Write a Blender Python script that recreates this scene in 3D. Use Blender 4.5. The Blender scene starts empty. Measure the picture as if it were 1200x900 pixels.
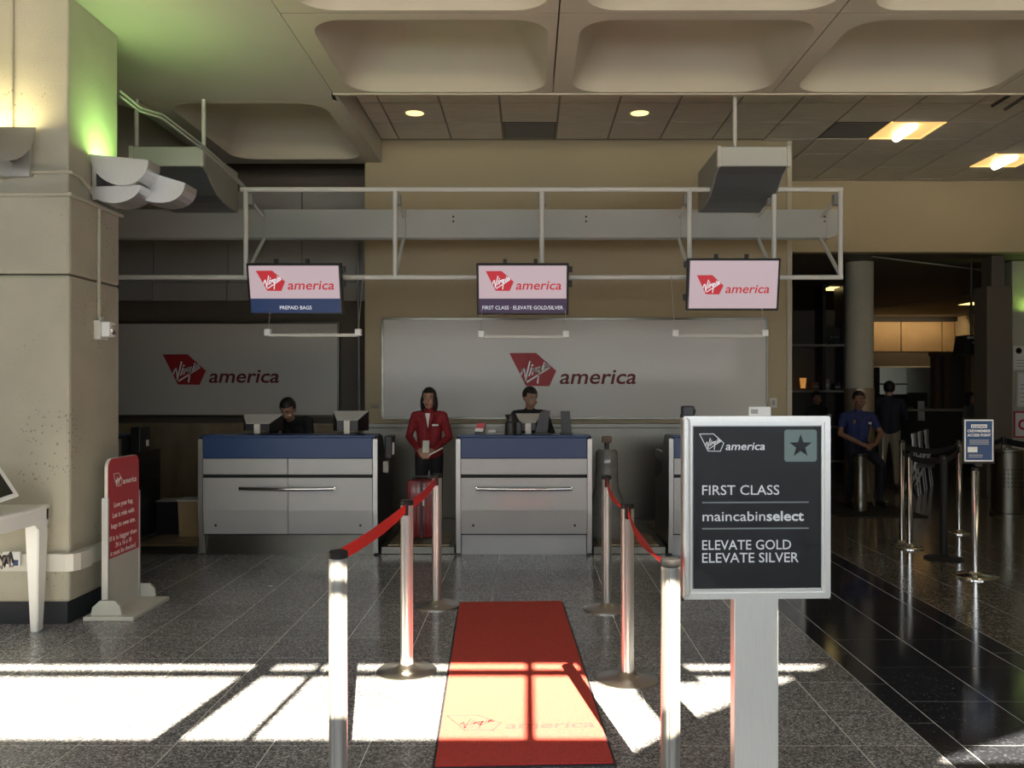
import bpy, bmesh, math, random
import numpy as np
from mathutils import Vector, Matrix
random.seed(7)
C = bpy.context.scene.collection
PI = math.pi
R = math.radians

# ---------------------------------------------------------------- camera, world, sun, window light, exposure
cam_d = bpy.data.cameras.new('camera'); cam = bpy.data.objects.new('camera', cam_d); C.objects.link(cam)
cam.location = (0, 0, 1.65); cam.rotation_euler = (R(90), 0, 0)
cam_d.sensor_width = 36; cam_d.lens = 30
cam_d.shift_x = -20 / 1200; cam_d.shift_y = 5 / 1200
bpy.context.scene.camera = cam
vs = bpy.context.scene.view_settings
vs.view_transform = 'Standard'; vs.look = 'None'; vs.gamma = 1; vs.use_curve_mapping = False
vs.exposure = 0.28
w = bpy.data.worlds.new('sky'); bpy.context.scene.world = w; w.use_nodes = True
w.node_tree.nodes['Background'].inputs[0].default_value = (.62, .78, 1, 1)
w.node_tree.nodes['Background'].inputs[1].default_value = 0.9
SUN_EL, SUN_AZ = 28.7, -10.0   # elevation, azimuth away from the entrance front
sd = bpy.data.lights.new('sun', 'SUN'); so = bpy.data.objects.new('sun', sd); C.objects.link(so)
sd.energy = 60; sd.angle = R(.3); sd.color = (1, .87, .66)
so.rotation_euler = Vector((math.sin(R(SUN_AZ)), math.cos(R(SUN_AZ)), -math.tan(R(SUN_EL)))).to_track_quat('-Z', 'Y').to_euler()
def area(name, loc, direction, sx, sy, power, col):
    d = bpy.data.lights.new(name, 'AREA'); d.shape = 'RECTANGLE'; d.size = sx; d.size_y = sy
    d.energy = power; d.color = col
    o = bpy.data.objects.new(name, d); C.objects.link(o); o.location = loc
    o.rotation_euler = Vector(direction).to_track_quat('-Z', 'Y').to_euler(); return o
area('window_daylight', (-.5, -1.9, 2.4), (0, 1, -.02), 12, 1.1, 200, (.90, .96, 1))

# ---------------------------------------------------------------- materials
def mat(name, col, rough=.5, metal=0.0, var=0.0, scale=8.0, bump=0.0, bscale=60.0, coat=0.0, stretch=None, emit=None, estr=0.0, alpha=None, trans=0.0):
    m = bpy.data.materials.new(name); m.use_nodes = True
    nt = m.node_tree; b = nt.nodes['Principled BSDF']
    b.inputs['Roughness'].default_value = rough; b.inputs['Metallic'].default_value = metal
    b.inputs['Base Color'].default_value = (*col, 1)
    if coat: b.inputs['Coat Weight'].default_value = coat; b.inputs['Coat Roughness'].default_value = .06
    if trans: b.inputs['Transmission Weight'].default_value = trans
    if emit:
        b.inputs['Emission Color'].default_value = (*emit, 1); b.inputs['Emission Strength'].default_value = estr
    geo = nt.nodes.new('ShaderNodeNewGeometry')
    src = geo.outputs['Position']
    if stretch:
        mp = nt.nodes.new('ShaderNodeMapping'); mp.inputs['Scale'].default_value = stretch
        nt.links.new(src, mp.inputs[0]); src = mp.outputs[0]
    if var:
        n = nt.nodes.new('ShaderNodeTexNoise'); n.inputs['Scale'].default_value = scale; n.inputs['Detail'].default_value = 6
        nt.links.new(src, n.inputs['Vector'])
        r = nt.nodes.new('ShaderNodeValToRGB')
        r.color_ramp.elements[0].position = .3; r.color_ramp.elements[1].position = .7
        r.color_ramp.elements[0].color = (*[c * (1 - var) for c in col], 1)
        r.color_ramp.elements[1].color = (*[min(1, c * (1 + var)) for c in col], 1)
        nt.links.new(n.outputs['Fac'], r.inputs[0]); nt.links.new(r.outputs[0], b.inputs['Base Color'])
    if bump:
        n2 = nt.nodes.new('ShaderNodeTexNoise'); n2.inputs['Scale'].default_value = bscale; n2.inputs['Detail'].default_value = 3
        nt.links.new(src, n2.inputs['Vector'])
        bp = nt.nodes.new('ShaderNodeBump'); bp.inputs['Strength'].default_value = bump; bp.inputs['Distance'].default_value = .01
        nt.links.new(n2.outputs['Fac'], bp.inputs['Height']); nt.links.new(bp.outputs[0], b.inputs['Normal'])
    return m
def granite(name, stops, scale, rough):
    m = mat(name, (.1, .1, .1), rough); nt = m.node_tree; b = nt.nodes['Principled BSDF']
    geo = nt.nodes.new('ShaderNodeNewGeometry')
    v = nt.nodes.new('ShaderNodeTexVoronoi'); v.inputs['Scale'].default_value = scale
    n = nt.nodes.new('ShaderNodeTexNoise'); n.inputs['Scale'].default_value = scale * .9; n.inputs['Detail'].default_value = 4
    nt.links.new(geo.outputs['Position'], v.inputs['Vector']); nt.links.new(geo.outputs['Position'], n.inputs['Vector'])
    sp = nt.nodes.new('ShaderNodeSeparateColor'); nt.links.new(v.outputs['Color'], sp.inputs[0])
    mx = nt.nodes.new('ShaderNodeMath'); mx.operation = 'MULTIPLY_ADD'; mx.inputs[1].default_value = .75
    n_s = nt.nodes.new('ShaderNodeMath'); n_s.operation = 'MULTIPLY'; n_s.inputs[1].default_value = .3
    nt.links.new(n.outputs['Fac'], n_s.inputs[0]); nt.links.new(sp.outputs[0], mx.inputs[0]); nt.links.new(n_s.outputs[0], mx.inputs[2])
    oi = nt.nodes.new('ShaderNodeObjectInfo')
    r = nt.nodes.new('ShaderNodeValToRGB'); r.color_ramp.interpolation = 'LINEAR'
    r.color_ramp.elements[0].position = stops[0][0]; r.color_ramp.elements[0].color = (*stops[0][1], 1)
    r.color_ramp.elements[1].position = stops[-1][0]; r.color_ramp.elements[1].color = (*stops[-1][1], 1)
    for p, c in stops[1:-1]:
        e = r.color_ramp.elements.new(p); e.color = (*c, 1)
    nt.links.new(mx.outputs[0], r.inputs[0])
    hv = nt.nodes.new('ShaderNodeHueSaturation'); nt.links.new(r.outputs[0], hv.inputs['Color'])
    mr = nt.nodes.new('ShaderNodeMapRange'); mr.inputs[3].default_value = .86; mr.inputs[4].default_value = 1.12
    nt.links.new(oi.outputs['Random'], mr.inputs[0]); nt.links.new(mr.outputs[0], hv.inputs['Value'])
    nt.links.new(hv.outputs[0], b.inputs['Base Color'])
    return m
def concrete(name, col):
    m = mat(name, col, .85, var=.08, scale=2.5, bump=.25, bscale=140); nt = m.node_tree; b = nt.nodes['Principled BSDF']
    geo = nt.nodes.new('ShaderNodeNewGeometry')
    v = nt.nodes.new('ShaderNodeTexVoronoi'); v.inputs['Scale'].default_value = 34
    mp = nt.nodes.new('ShaderNodeMapping'); mp.inputs['Scale'].default_value = (1, 1, .8)
    nt.links.new(geo.outputs['Position'], mp.inputs[0]); nt.links.new(mp.outputs[0], v.inputs['Vector'])
    n = nt.nodes.new('ShaderNodeTexNoise'); n.inputs['Scale'].default_value = 1.6
    nt.links.new(geo.outputs['Position'], n.inputs['Vector'])
    mr = nt.nodes.new('ShaderNodeMapRange'); mr.inputs[1].default_value = .45; mr.inputs[2].default_value = .65; mr.inputs[3].default_value = 0; mr.inputs[4].default_value = .22
    nt.links.new(n.outputs['Fac'], mr.inputs[0])
    lt = nt.nodes.new('ShaderNodeMath'); lt.operation = 'LESS_THAN'
    nt.links.new(v.outputs['Distance'], lt.inputs[0]); nt.links.new(mr.outputs[0], lt.inputs[1])
    mx = nt.nodes.new('ShaderNodeMix'); mx.data_type = 'RGBA'
    src = b.inputs['Base Color'].links[0].from_socket
    nt.links.new(lt.outputs[0], mx.inputs[0]); nt.links.new(src, mx.inputs[6]); mx.inputs[7].default_value = (*[c * .6 for c in col], 1)
    nt.links.new(mx.outputs[2], b.inputs['Base Color'])
    return m
M = {}
M['granite'] = granite('granite_grey', [(.10, (.055, .057, .064)), (.35, (.14, .144, .156)), (.7, (.29, .297, .315)), (.95, (.60, .61, .62))], 125, .20)
M['granite_tan'] = granite('granite_tan', [(.12, (.035, .03, .024)), (.5, (.11, .10, .08)), (.95, (.33, .3, .25))], 95, .13)
M['granite_black'] = granite('granite_black', [(.12, (.016, .018, .024)), (.75, (.028, .031, .040)), (.99, (.10, .11, .13))], 110, .10)
M['grout'] = mat('grout', (.78, .78, .78), .8)
M['concrete'] = concrete('concrete', (.44, .42, .34))
M['ceiling'] = mat('ceiling_plaster', (.52, .49, .42), .85, var=.04, scale=1.5)
M['coffer'] = mat('coffer_plaster', (.54, .50, .40), .85, var=.04, scale=1.5)
M['actile'] = mat('acoustic_tile', (.62, .58, .50), .95, var=.10, scale=14, bump=.4, bscale=90, stretch=(.3, 3, 1))
M['grid'] = mat('ceiling_grid', (.26, .24, .19), .7)
M['wall'] = mat('beige_wall', (.44, .37, .24), .8, var=.03, scale=1.2)
M['offwall'] = mat('pale_beige_trim', (.50, .46, .36), .6)
M['wallgrey'] = mat('grey_wall_panel', (.34, .335, .31), .6, var=.05, scale=2)
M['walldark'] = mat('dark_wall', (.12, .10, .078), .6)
M['void'] = mat('dark_void', (.015, .015, .015), .9)
M['steel'] = mat('brushed_steel', (.21, .20, .17), .30, 1.0, var=.10, scale=2, stretch=(1.2, 1.2, .2))
M['steelbrown'] = mat('bronze_steel', (.42, .34, .23), .42, .6, var=.25, scale=3, stretch=(1.5, 1.5, .4))
M['alu'] = mat('brushed_aluminium', (.54, .535, .52), .38, .85, var=.06, scale=20, stretch=(30, 30, .5))
M['aluplate'] = mat('aluminium_plate', (.62, .62, .61), .40, .8, var=.06, scale=20, stretch=(30, 30, .5))
M['chrome'] = mat('chrome', (.75, .74, .72), .10, 1.0)
M['alubright'] = mat('satin_aluminium', (.84, .84, .82), .42, .6, var=.05, scale=20, stretch=(30, 30, .5))
M['basemetal'] = mat('stanchion_base_metal', (.60, .58, .54), .30, 1.0)
M['greypanel'] = mat('grey_counter_panel', (.47, .48, .49), .42, .25, var=.03, scale=3, coat=.3)
M['blue'] = mat('counter_blue', (.030, .068, .19), .35, coat=.3)
M['black'] = mat('black_plastic', (.012, .012, .013), .35)
M['blackm'] = mat('matt_black', (.01, .01, .011), .7)
M['dark'] = mat('charcoal_metal', (.035, .034, .036), .35, .3)
M['whiteg'] = mat('glossy_white_board', (.58, .555, .51), .35, coat=.12)
M['white'] = mat('white_plastic', (.86, .87, .86), .35)
M['offwhite'] = mat('off_white_paint', (.62, .61, .56), .45)
M['pipe'] = mat('white_painted_pipe', (.72, .72, .68), .4)
M['band'] = mat('grey_painted_sheet', (.46, .46, .43), .5, var=.04, scale=2)
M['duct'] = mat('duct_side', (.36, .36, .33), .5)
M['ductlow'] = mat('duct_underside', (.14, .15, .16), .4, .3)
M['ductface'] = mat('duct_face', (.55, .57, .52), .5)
M['red'] = mat('logo_red', (.36, .014, .018), .5)
M['reddark'] = mat('letter_dark_red', (.14, .010, .012), .6)
M['redsign'] = mat('sign_red', (.48, .035, .05), .45)
M['belt'] = mat('belt_red', (.82, .028, .022), .55, bump=.15, bscale=400)
M['carpet'] = mat('red_carpet', (.62, .032, .046), .95, var=.22, scale=120, bump=.8, bscale=350)
for k_ in ('carpet',):
    b_ = M[k_].node_tree.nodes['Principled BSDF']; b_.inputs['Sheen Weight'].default_value = .16; b_.inputs['Sheen Roughness'].default_value = .45; b_.inputs['Sheen Tint'].default_value = (1, .74, .28, 1)
M['carpetdark'] = mat('red_carpet_pile_pressed', (.42, .05, .045), .95, var=.2, scale=120)
M['rubber'] = mat('black_rubber', (.022, .026, .034), .6)
M['paper'] = mat('paper', (.75, .74, .70), .7)
M['skin'] = mat('skin_brown', (.22, .11, .065), .5)
M['skinl'] = mat('skin_tan', (.40, .22, .15), .5)
M['hair'] = mat('hair_black', (.010, .008, .007), .5, bump=.5, bscale=120)
M['redjacket'] = mat('red_jacket', (.22, .008, .014), .75, var=.15, scale=25, bump=.2, bscale=40)
M['navy'] = mat('navy_cloth', (.012, .022, .10), .75, var=.1, scale=12)
M['darknavy'] = mat('dark_navy_cloth', (.008, .010, .022), .8)
M['blackcloth'] = mat('black_cloth', (.010, .010, .012), .8, var=.15, scale=20)
M['khaki'] = mat('khaki_cloth', (.30, .26, .19), .8)
M['greycloth'] = mat('grey_cloth', (.13, .13, .13), .8)
M['eye'] = mat('eye_white', (.35, .33, .31), .5)
M['case'] = mat('suitcase_red', (.20, .018, .022), .35, coat=.3)
M['sleeve'] = mat('grey_plastic_wrap', (.20, .20, .185), .25, var=.2, scale=9, bump=.8, bscale=14, coat=.5)
M['cable'] = mat('grey_cable', (.25, .2, .2), .5)
M['ducklabel'] = mat('sign_blue', (.030, .085, .23), .5)
M['brownwood'] = mat('brown_panel', (.16, .10, .06), .5, var=.15, scale=3)
M['tanwood'] = mat('tan_panel', (.42, .30, .16), .6, var=.08, scale=2)
M['glassblack'] = mat('sign_black_poster', (.012, .014, .016), .5)
M['letters'] = mat('white_lettering', (.95, .95, .95), .5)
M['asphalt'] = mat('asphalt', (.03, .03, .03), .9)
M['darkblock'] = mat('dark_block_grey', (.06, .058, .052), .9)  # for the added block outside that darkens reflections
M['silver'] = mat('silver_plastic', (.62, .62, .60), .4)
M['starbg'] = mat('poster_grey_green', (.22, .29, .27), .5)
M['ruleline'] = mat('poster_grey_line', (.30, .32, .32), .5)
M['screenw'] = mat('screen_white', (.1, .1, .1), .25, emit=(.41, .31, .335), estr=.95)
M['screenb'] = mat('screen_blue', (.02, .02, .02), .25, emit=(.012, .026, .075), estr=1)
M['screenp'] = mat('screen_purple', (.02, .02, .02), .25, emit=(.035, .022, .05), estr=1)
M['screenr'] = mat('screen_red', (.1, .01, .01), .25, emit=(.36, .022, .030), estr=1)
M['screent'] = mat('screen_letters', (.1, .1, .1), .3, emit=(.62, .62, .65), estr=.9)
M['lampw'] = mat('lamp_tube', (1, 1, 1), .3, emit=(1, .86, .62), estr=9)
M['lampy'] = mat('lamp_reflector', (.6, .45, .2), .4, emit=(1, .60, .20), estr=.75)
M['down'] = mat('downlight_glow', (1, 1, 1), .3, emit=(1, .74, .28), estr=1.5)
M['candle'] = mat('glowing_shade', (1, .6, .2), .4, emit=(1, .42, .10), estr=.35)
M['bulbg'] = mat('green_lamp', (.6, 1, .4), .3, emit=(.45, 1, .2), estr=3)
M['bulby'] = mat('warm_lamp', (1, .9, .6), .3, emit=(1, .8, .35), estr=3)
M['glass'] = mat('window_glass', (.9, .95, .95), .02, trans=1.0)
# the clear cover over the poster: thin real acrylic sheet
def acrylic():
    m = bpy.data.materials.new('clear_acrylic'); m.use_nodes = True; nt = m.node_tree
    for n in list(nt.nodes): nt.nodes.remove(n)
    out = nt.nodes.new('ShaderNodeOutputMaterial'); t = nt.nodes.new('ShaderNodeBsdfTransparent'); g = nt.nodes.new('ShaderNodeBsdfGlossy')
    g.inputs['Roughness'].default_value = .03; g.inputs['Color'].default_value = (1, 1, 1, 1)
    f = nt.nodes.new('ShaderNodeFresnel'); f.inputs[0].default_value = 1.45; mx = nt.nodes.new('ShaderNodeMixShader')
    nt.links.new(f.outputs[0], mx.inputs[0]); nt.links.new(t.outputs[0], mx.inputs[1]); nt.links.new(g.outputs[0], mx.inputs[2]); nt.links.new(mx.outputs[0], out.inputs[0]); return m
M['acrylic'] = acrylic()

# ---------------------------------------------------------------- helpers
def P(px, py, Y): return Vector(((px - 620) * Y / 1000, Y, 1.65 + (455 - py) * Y / 1000))
class MB:
    def __init__(s): s.b = bmesh.new()
    def box(s, x0, x1, y0, y1, z0, z1, bev=0, m=None):
        t = bmesh.new(); bmesh.ops.create_cube(t, size=1)
        for v in t.verts: v.co = Vector(((x0 + x1) / 2 + v.co.x * (x1 - x0), (y0 + y1) / 2 + v.co.y * (y1 - y0), (z0 + z1) / 2 + v.co.z * (z1 - z0)))
        if bev: bmesh.ops.bevel(t, geom=t.edges[:], offset=bev, segments=2, affect='EDGES', profile=.5)
        return s._add(t, m)
    def _add(s, t, m=None):
        if m is not None: bmesh.ops.transform(t, matrix=m, verts=t.verts)
        me = bpy.data.meshes.new('t'); t.to_mesh(me); t.free(); s.b.from_mesh(me); bpy.data.meshes.remove(me); return s
    def tube(s, p0, p1, r, seg=12, r2=None, caps=True):
        p0, p1 = Vector(p0), Vector(p1); d = p1 - p0
        if d.length < 1e-6: return s
        t = bmesh.new(); bmesh.ops.create_cone(t, cap_ends=caps, segments=seg, radius1=r, radius2=r if r2 is None else r2, depth=d.length)
        return s._add(t, Matrix.Translation((p0 + p1) / 2) @ d.to_track_quat('Z', 'Y').to_matrix().to_4x4())
    def path(s, pts, r, seg=8):
        pts = [Vector(p) for p in pts]
        rings = []
        up = None
        for i, p in enumerate(pts):
            d = (pts[min(i + 1, len(pts) - 1)] - pts[max(i - 1, 0)]).normalized()
            q = d.to_track_quat('Z', 'Y')
            rings.append([s.b.verts.new(p + q @ Vector((r * math.cos(2 * PI * k / seg), r * math.sin(2 * PI * k / seg), 0))) for k in range(seg)])
        for a, c in zip(rings, rings[1:]):
            # align ring starts to avoid twisting
            best = min(range(seg), key=lambda o: sum((a[k].co - c[(k + o) % seg].co).length for k in range(0, seg, 2)))
            for k in range(seg):
                try: s.b.faces.new((a[k], a[(k + 1) % seg], c[(k + 1 + best) % seg], c[(k + best) % seg]))
                except ValueError: pass
        for rg in (rings[0], rings[-1]):
            try: s.b.faces.new(rg)
            except ValueError: pass
        return s
    def sphere(s, c, r, seg=16, sc=(1, 1, 1), m=None):
        t = bmesh.new(); bmesh.ops.create_uvsphere(t, u_segments=seg, v_segments=max(6, seg // 2 + 2), radius=r)
        mm = Matrix.Translation(Vector(c)) @ Matrix.Diagonal((*sc, 1))
        if m is not None: mm = m @ mm
        return s._add(t, mm)
    def prism(s, poly, axis, a0, a1, m=None):
        # poly in the two remaining axes; axis 0/1/2
        t = bmesh.new()
        def mk(u, v, a): return (a, u, v) if axis == 0 else (u, a, v) if axis == 1 else (u, v, a)
        A = [t.verts.new(mk(u, v, a0)) for u, v in poly]; B = [t.verts.new(mk(u, v, a1)) for u, v in poly]
        t.faces.new(A); t.faces.new(B[::-1])
        for i in range(len(poly)): j = (i + 1) % len(poly); t.faces.new((A[j], A[i], B[i], B[j]))
        bmesh.ops.recalc_face_normals(t, faces=t.faces[:])
        return s._add(t, m)
    def lathe(s, prof, c=(0, 0, 0), seg=32, sc=(1, 1), caps=True):
        t = bmesh.new(); rings = []
        for r, z in prof:
            rings.append([t.verts.new((c[0] + r * sc[0] * math.cos(2 * PI * k / seg), c[1] + r * sc[1] * math.sin(2 * PI * k / seg), c[2] + z)) for k in range(seg)])
        for a, b2 in zip(rings, rings[1:]):
            for k in range(seg): t.faces.new((a[k], a[(k + 1) % seg], b2[(k + 1) % seg], b2[k]))
        if caps: t.faces.new(rings[0][::-1]); t.faces.new(rings[-1])
        bmesh.ops.recalc_face_normals(t, faces=t.faces[:])
        return s._add(t)
    def build(s, name, m, parent=None, smooth=False, matrix=None, label=None):
        me = bpy.data.meshes.new(name); s.b.to_mesh(me); s.b.free()
        me.materials.append(m)
        if smooth:
            me.polygons.foreach_set('use_smooth', [True] * len(me.polygons))
            try: me.set_sharp_from_angle(angle=R(38))
            except Exception: pass
        return link(name, me, parent, matrix, label)
def link(name, me, parent=None, matrix=None, label=None):
    o = bpy.data.objects.new(name, me); C.objects.link(o)
    if parent is not None: o.parent = parent
    if matrix is not None: o.matrix_basis = matrix
    if label: o['label'] = label
    return o
def tag(o, label, cat, group=None, kind=None):
    if label: o['label'] = label
    if cat: o['category'] = cat
    if group: o['group'] = group
    if kind: o['kind'] = kind
    return o
def thing(name, label, cat, loc=(0, 0, 0), rz=0, group=None):
    o = bpy.data.objects.new(name, None); C.objects.link(o); o.empty_display_size = .1
    o.location = loc; o.rotation_euler = (0, 0, rz)
    return tag(o, label, cat, group)
def struct(o): o['kind'] = 'structure'; return o
def copy_tree(o, parent=None):
    c = o.copy(); C.objects.link(c); c.parent = parent
    for ch in list(o.children): copy_tree(ch, c)
    return c
def copy_thing(o, loc, label, rz=None):
    c = copy_tree(o); c.location = loc; c['label'] = label
    if rz is not None: c.rotation_euler = (0, 0, rz)
    return c
def textmesh(s, size, bold=0.0, shear=0.0, width=None, align='LEFT', depth=.001, lead=1.0, space=1.0, xs=None):
    cu = bpy.data.curves.new('txt', 'FONT'); cu.body = s; cu.size = size; cu.offset = bold * size; cu.shear = shear
    cu.align_x = align; cu.extrude = depth; cu.resolution_u = 3; cu.space_line = lead; cu.space_character = space
    ob = bpy.data.objects.new('txt', cu); C.objects.link(ob)
    bpy.context.view_layer.update()
    me = bpy.data.meshes.new_from_object(ob.evaluated_get(bpy.context.evaluated_depsgraph_get()))
    bpy.data.objects.remove(ob)
    if width:
        xsv = [v.co.x for v in me.vertices]; w0 = max(xsv) - min(xsv); k = width / w0; x0 = min(xsv)
        off = 0 if align == 'LEFT' else -width / 2
        for v in me.vertices: v.co.x = (v.co.x - x0) * k + off
    return me
def text(s, m, parent, mtx, size, **kw):
    label = kw.pop('label', None)
    me = textmesh(s, size, **kw); me.materials.clear(); me.materials.append(m)
    me.name = 'lettering'
    return link('lettering', me, parent, mtx, label)
def FY(x, y, z, yaw=0, pitch=0):   # art plane facing -Y at a point
    return Matrix.Translation((x, y, z)) @ Matrix.Rotation(yaw, 4, 'Z') @ Matrix.Rotation(pitch, 4, 'X') @ Matrix.Rotation(R(90), 4, 'X')
EMB = [(0, .261), (.2105, .263), (.370, .1215), (.3158, 0), (.131, .003)]
def K(pts): return [((x - 45) / 1045, (335 - y) / 1045) for x, y in pts]
STROKES = [K(p) for p in (
    [(142, 238), (150, 205), (165, 190), (172, 230), (178, 287), (190, 230), (214, 132)],
    [(228, 185), (208, 248)], [(236, 160), (233, 166)],
    [(246, 192), (234, 238)], [(240, 215), (252, 192), (264, 186)],
    [(302, 176), (276, 184), (262, 208), (276, 218), (298, 190), (302, 176), (288, 225), (278, 307)],
    [(328, 163), (316, 203)], [(333, 142), (331, 148)],
    [(350, 155), (338, 196)], [(342, 182), (356, 158), (368, 152), (362, 172), (378, 180)],
    [(192, 300), (290, 236), (378, 180)])]
def ribbon(strokes, wd, sc, z, th=.001):
    b = bmesh.new()
    for st in strokes:
        for (x0, y0), (x1, y1) in zip(st, st[1:]):
            a = Vector((x0, y0, 0)) * sc; c = Vector((x1, y1, 0)) * sc; d = (c - a)
            if d.length < 1e-6: continue
            d.normalize(); n = Vector((-d.y, d.x, 0)) * wd / 2; e = d * wd * .4
            q = [a - e - n, c + e - n, c + e + n, a - e + n]
            lo = [b.verts.new(v + Vector((0, 0, z))) for v in q]; hi = [b.verts.new(v + Vector((0, 0, z + th))) for v in q]
            b.faces.new(hi); b.faces.new(lo[::-1])
            for i in range(4): j = (i + 1) % 4; b.faces.new((lo[i], lo[j], hi[j], hi[i]))
    return b
def logo(parent, mtx, width, mem, mscript, mword, th=.006, outline=False):
    W = width
    if outline:
        pts = EMB + [EMB[0]]
        mb = MB(); mb.b.free(); mb.b = ribbon([pts], .012 * W, W, 0, th); e = mb.build('emblem', mem, parent, matrix=mtx)
    else:
        e = MB().prism([(x * W, y * W) for x, y in EMB], 2, 0, th).build('emblem', mem, parent, matrix=mtx)
    mb = MB(); mb.b.free(); mb.b = ribbon(STROKES, .0125 * W, W, th + .0003 if not outline else 0, .0012)
    mb.build('script_lettering', mscript, parent, matrix=mtx)
    me = textmesh('america', .165 * W, bold=.012, shear=.18, width=.603 * W, depth=th / 2)
    ys = [v.co.y for v in me.vertices]; k = .113 * W / (max(ys) - min(ys)); mn = min(ys)
    for v in me.vertices: v.co.y = (v.co.y - mn) * k; v.co.z += th / 2
    me.materials.append(mword)
    link('word_lettering', me, parent, mtx @ Matrix.Translation((.397 * W, .016 * W, 0)))

# ================================================================ SETTING
# floor: slab with light grout, single stone tiles on it where they can be told apart
floor = struct(MB().box(-7, 12, -2, 30, -.12, -.0015).build('floor', M['grout']))
def slab_mesh(wx, wy, m):
    return MB().box(0, wx, 0, wy, -.02, 0)
J = .0030
def tiles(name, xs, ys, m):
    cache = {}
    for x0, x1 in xs:
        for y0, y1 in ys:
            k = (round(x1 - x0, 3), round(y1 - y0, 3))
            if k not in cache:
                mb = MB(); mb.box(J, k[0] - J, J, k[1] - J, -.02, 0); me = bpy.data.meshes.new(name); mb.b.to_mesh(me); mb.b.free(); me.materials.append(m); cache[k] = me
            o = link(name, cache[k], floor); o.location = (x0, y0, random.uniform(-.0003, .0003))
def seq(a, b, st): 
    out = []; v = a
    while v < b - 1e-4: out.append((v, v + st)); v += st
    return out
lr = seq(3.94 - .427 * 2, 8.6, .427)
lc = [(1.51 - .45 * (k + 1), 1.51 - .45 * k) for k in range(14)]
tiles('floor_tile', lc, lr, M['granite'])
tiles('floor_tile', [(1.51, 1.855)], lr, M['granite'])
tiles('border_tile', [(1.855, 2.0)], seq(4.207 - .557 * 2, 10, .557), M['granite_black'])
tiles('border_tile', [(2.0, 2.4425), (2.4425, 2.885)], seq(4.496 - .553 * 2, 10, .553), M['granite_black'])
tiles('border_tile', [(2.885, 3.055)], seq(4.207 - .557 * 2, 10, .557), M['granite_black'])
tiles('floor_tile', [(3.055 + .45 * k, 3.505 + .45 * k) for k in range(5)], seq(4.9, 9.2, .45), M['granite_tan'])
# the rest of the paving, too near or too far to tell the tiles apart
def rest(x0, x1, y0, y1, m): MB().box(x0, x1, y0, y1, -.02, -.0004).build('paving', m, floor)
y_l1 = lr[-1][1]; 
rest(-7, 1.51 - .45 * 14, -2, 30, M['granite']); rest(1.51 - .45 * 14, 1.855, -2, lr[0][0], M['granite']); rest(1.51 - .45 * 14, 1.855, y_l1, 30, M['granite'])
rest(1.855, 3.055, -2, 3.093, M['granite_black']); rest(1.855, 3.055, 10.33, 30, M['granite_black'])
rest(3.055, 12, -2, 4.9, M['granite_tan']); rest(3.055 + .45 * 5, 12, 4.9, 9.4, M['granite_tan']); rest(3.055, 12, 9.4, 30, M['granite_tan'])

# ceiling: concrete slab with coffers, and the tiled ceiling behind it
CZ = 4.4
ceiling = struct(MB().box(-7, -1.83, -2, 8.16, CZ, CZ + .3).box(-7.2, 12.2, -2.15, 12.6, 5.35, 5.45).box(8.39, 12, -2, 7.97, CZ, CZ + .9).box(-1.83, 8.39, -2, -.585, CZ, CZ + .3).build('ceiling', M['ceiling']))
def rrect(x0, x1, y0, y1, r, n=7):
    pts = []
    for cx, cy, a in ((x1 - r, y0 + r, -90), (x1 - r, y1 - r, 0), (x0 + r, y1 - r, 90), (x0 + r, y0 + r, 180)):
        for k in range(n): t = R(a + 90 * k / (n - 1)); pts.append((cx + r * math.cos(t), cy + r * math.sin(t)))
    return pts
def coffer(x0, x1, y0, y1, o, depth=.5, r=.26, slope=.30, m='coffer'):
    b = bmesh.new()
    outer = [b.verts.new((x, y, CZ)) for x, y in ((x0, y0), (x1, y0), (x1, y1), (x0, y1))]
    ring = [b.verts.new((x, y, CZ)) for x, y in rrect(*o, r)]
    es = [b.edges.new((a[i], a[(i + 1) % len(a)])) for a in (outer, ring) for i in range(len(a))]
    bmesh.ops.triangle_fill(b, use_beauty=True, edges=es)
    prev = ring
    for ins, z, rr in ((.006, .02, r), (.03, .07, r), (slope * .6, depth * .6, r), (slope, depth * .92, r), (slope + .08, depth, r * .8)):
        cur = [b.verts.new((x, y, CZ + z)) for x, y in rrect(o[0] + ins, o[1] - ins, o[2] + ins, o[3] - ins, rr)]
        for i in range(len(cur)): j = (i + 1) % len(cur); b.faces.new((prev[i], prev[j], cur[j], cur[i]))
        prev = cur
    b.faces.new(prev)
    top = [b.verts.new((x, y, CZ + depth + .1)) for x, y in ((x0, y0), (x1, y0), (x1, y1), (x0, y1))]
    for i in range(4): j = (i + 1) % 4; b.faces.new((outer[i], outer[j], top[j], top[i]))
    b.faces.new(top)
    bmesh.ops.recalc_face_normals(b, faces=b.faces[:])
    mb = MB(); mb.b.free(); mb.b = b; mb.build('ceiling_coffer', M[m], ceiling, smooth=True)
G = .006
for i in range(5):
    cx0 = -1.83 + 2.05 * i + (.0 if i else 0)
    for j in range(6):
        cy1 = 7.97 - 1.71 * j; cy0 = cy1 - 1.71
        if cy0 < -2: continue
        coffer(cx0 + G, cx0 + 2.05 - G, cy0 + G, cy1 - G, (cx0 + .17, cx0 + 1.98, cy0 + .11, cy1 - .05))
MB().box(-1.83, 8.42, 7.955, 7.99, CZ - .012, CZ + .02).build('edge_bead', M['coffer'], ceiling)
coffer(-3.72, -1.86, 8.17, 10.45, (-3.52, -1.99, 8.24, 10.25), r=.26, depth=.75, slope=.35)
coffer(-5.75, -3.74, 8.17, 10.45, (-5.6, -3.86, 8.24, 10.25), r=.26, depth=.75)
MB().box(-1.86, -1.80, 7.99, 10.45, CZ, 4.95).build('ceiling_beam', M['ceiling'], ceiling)
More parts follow.
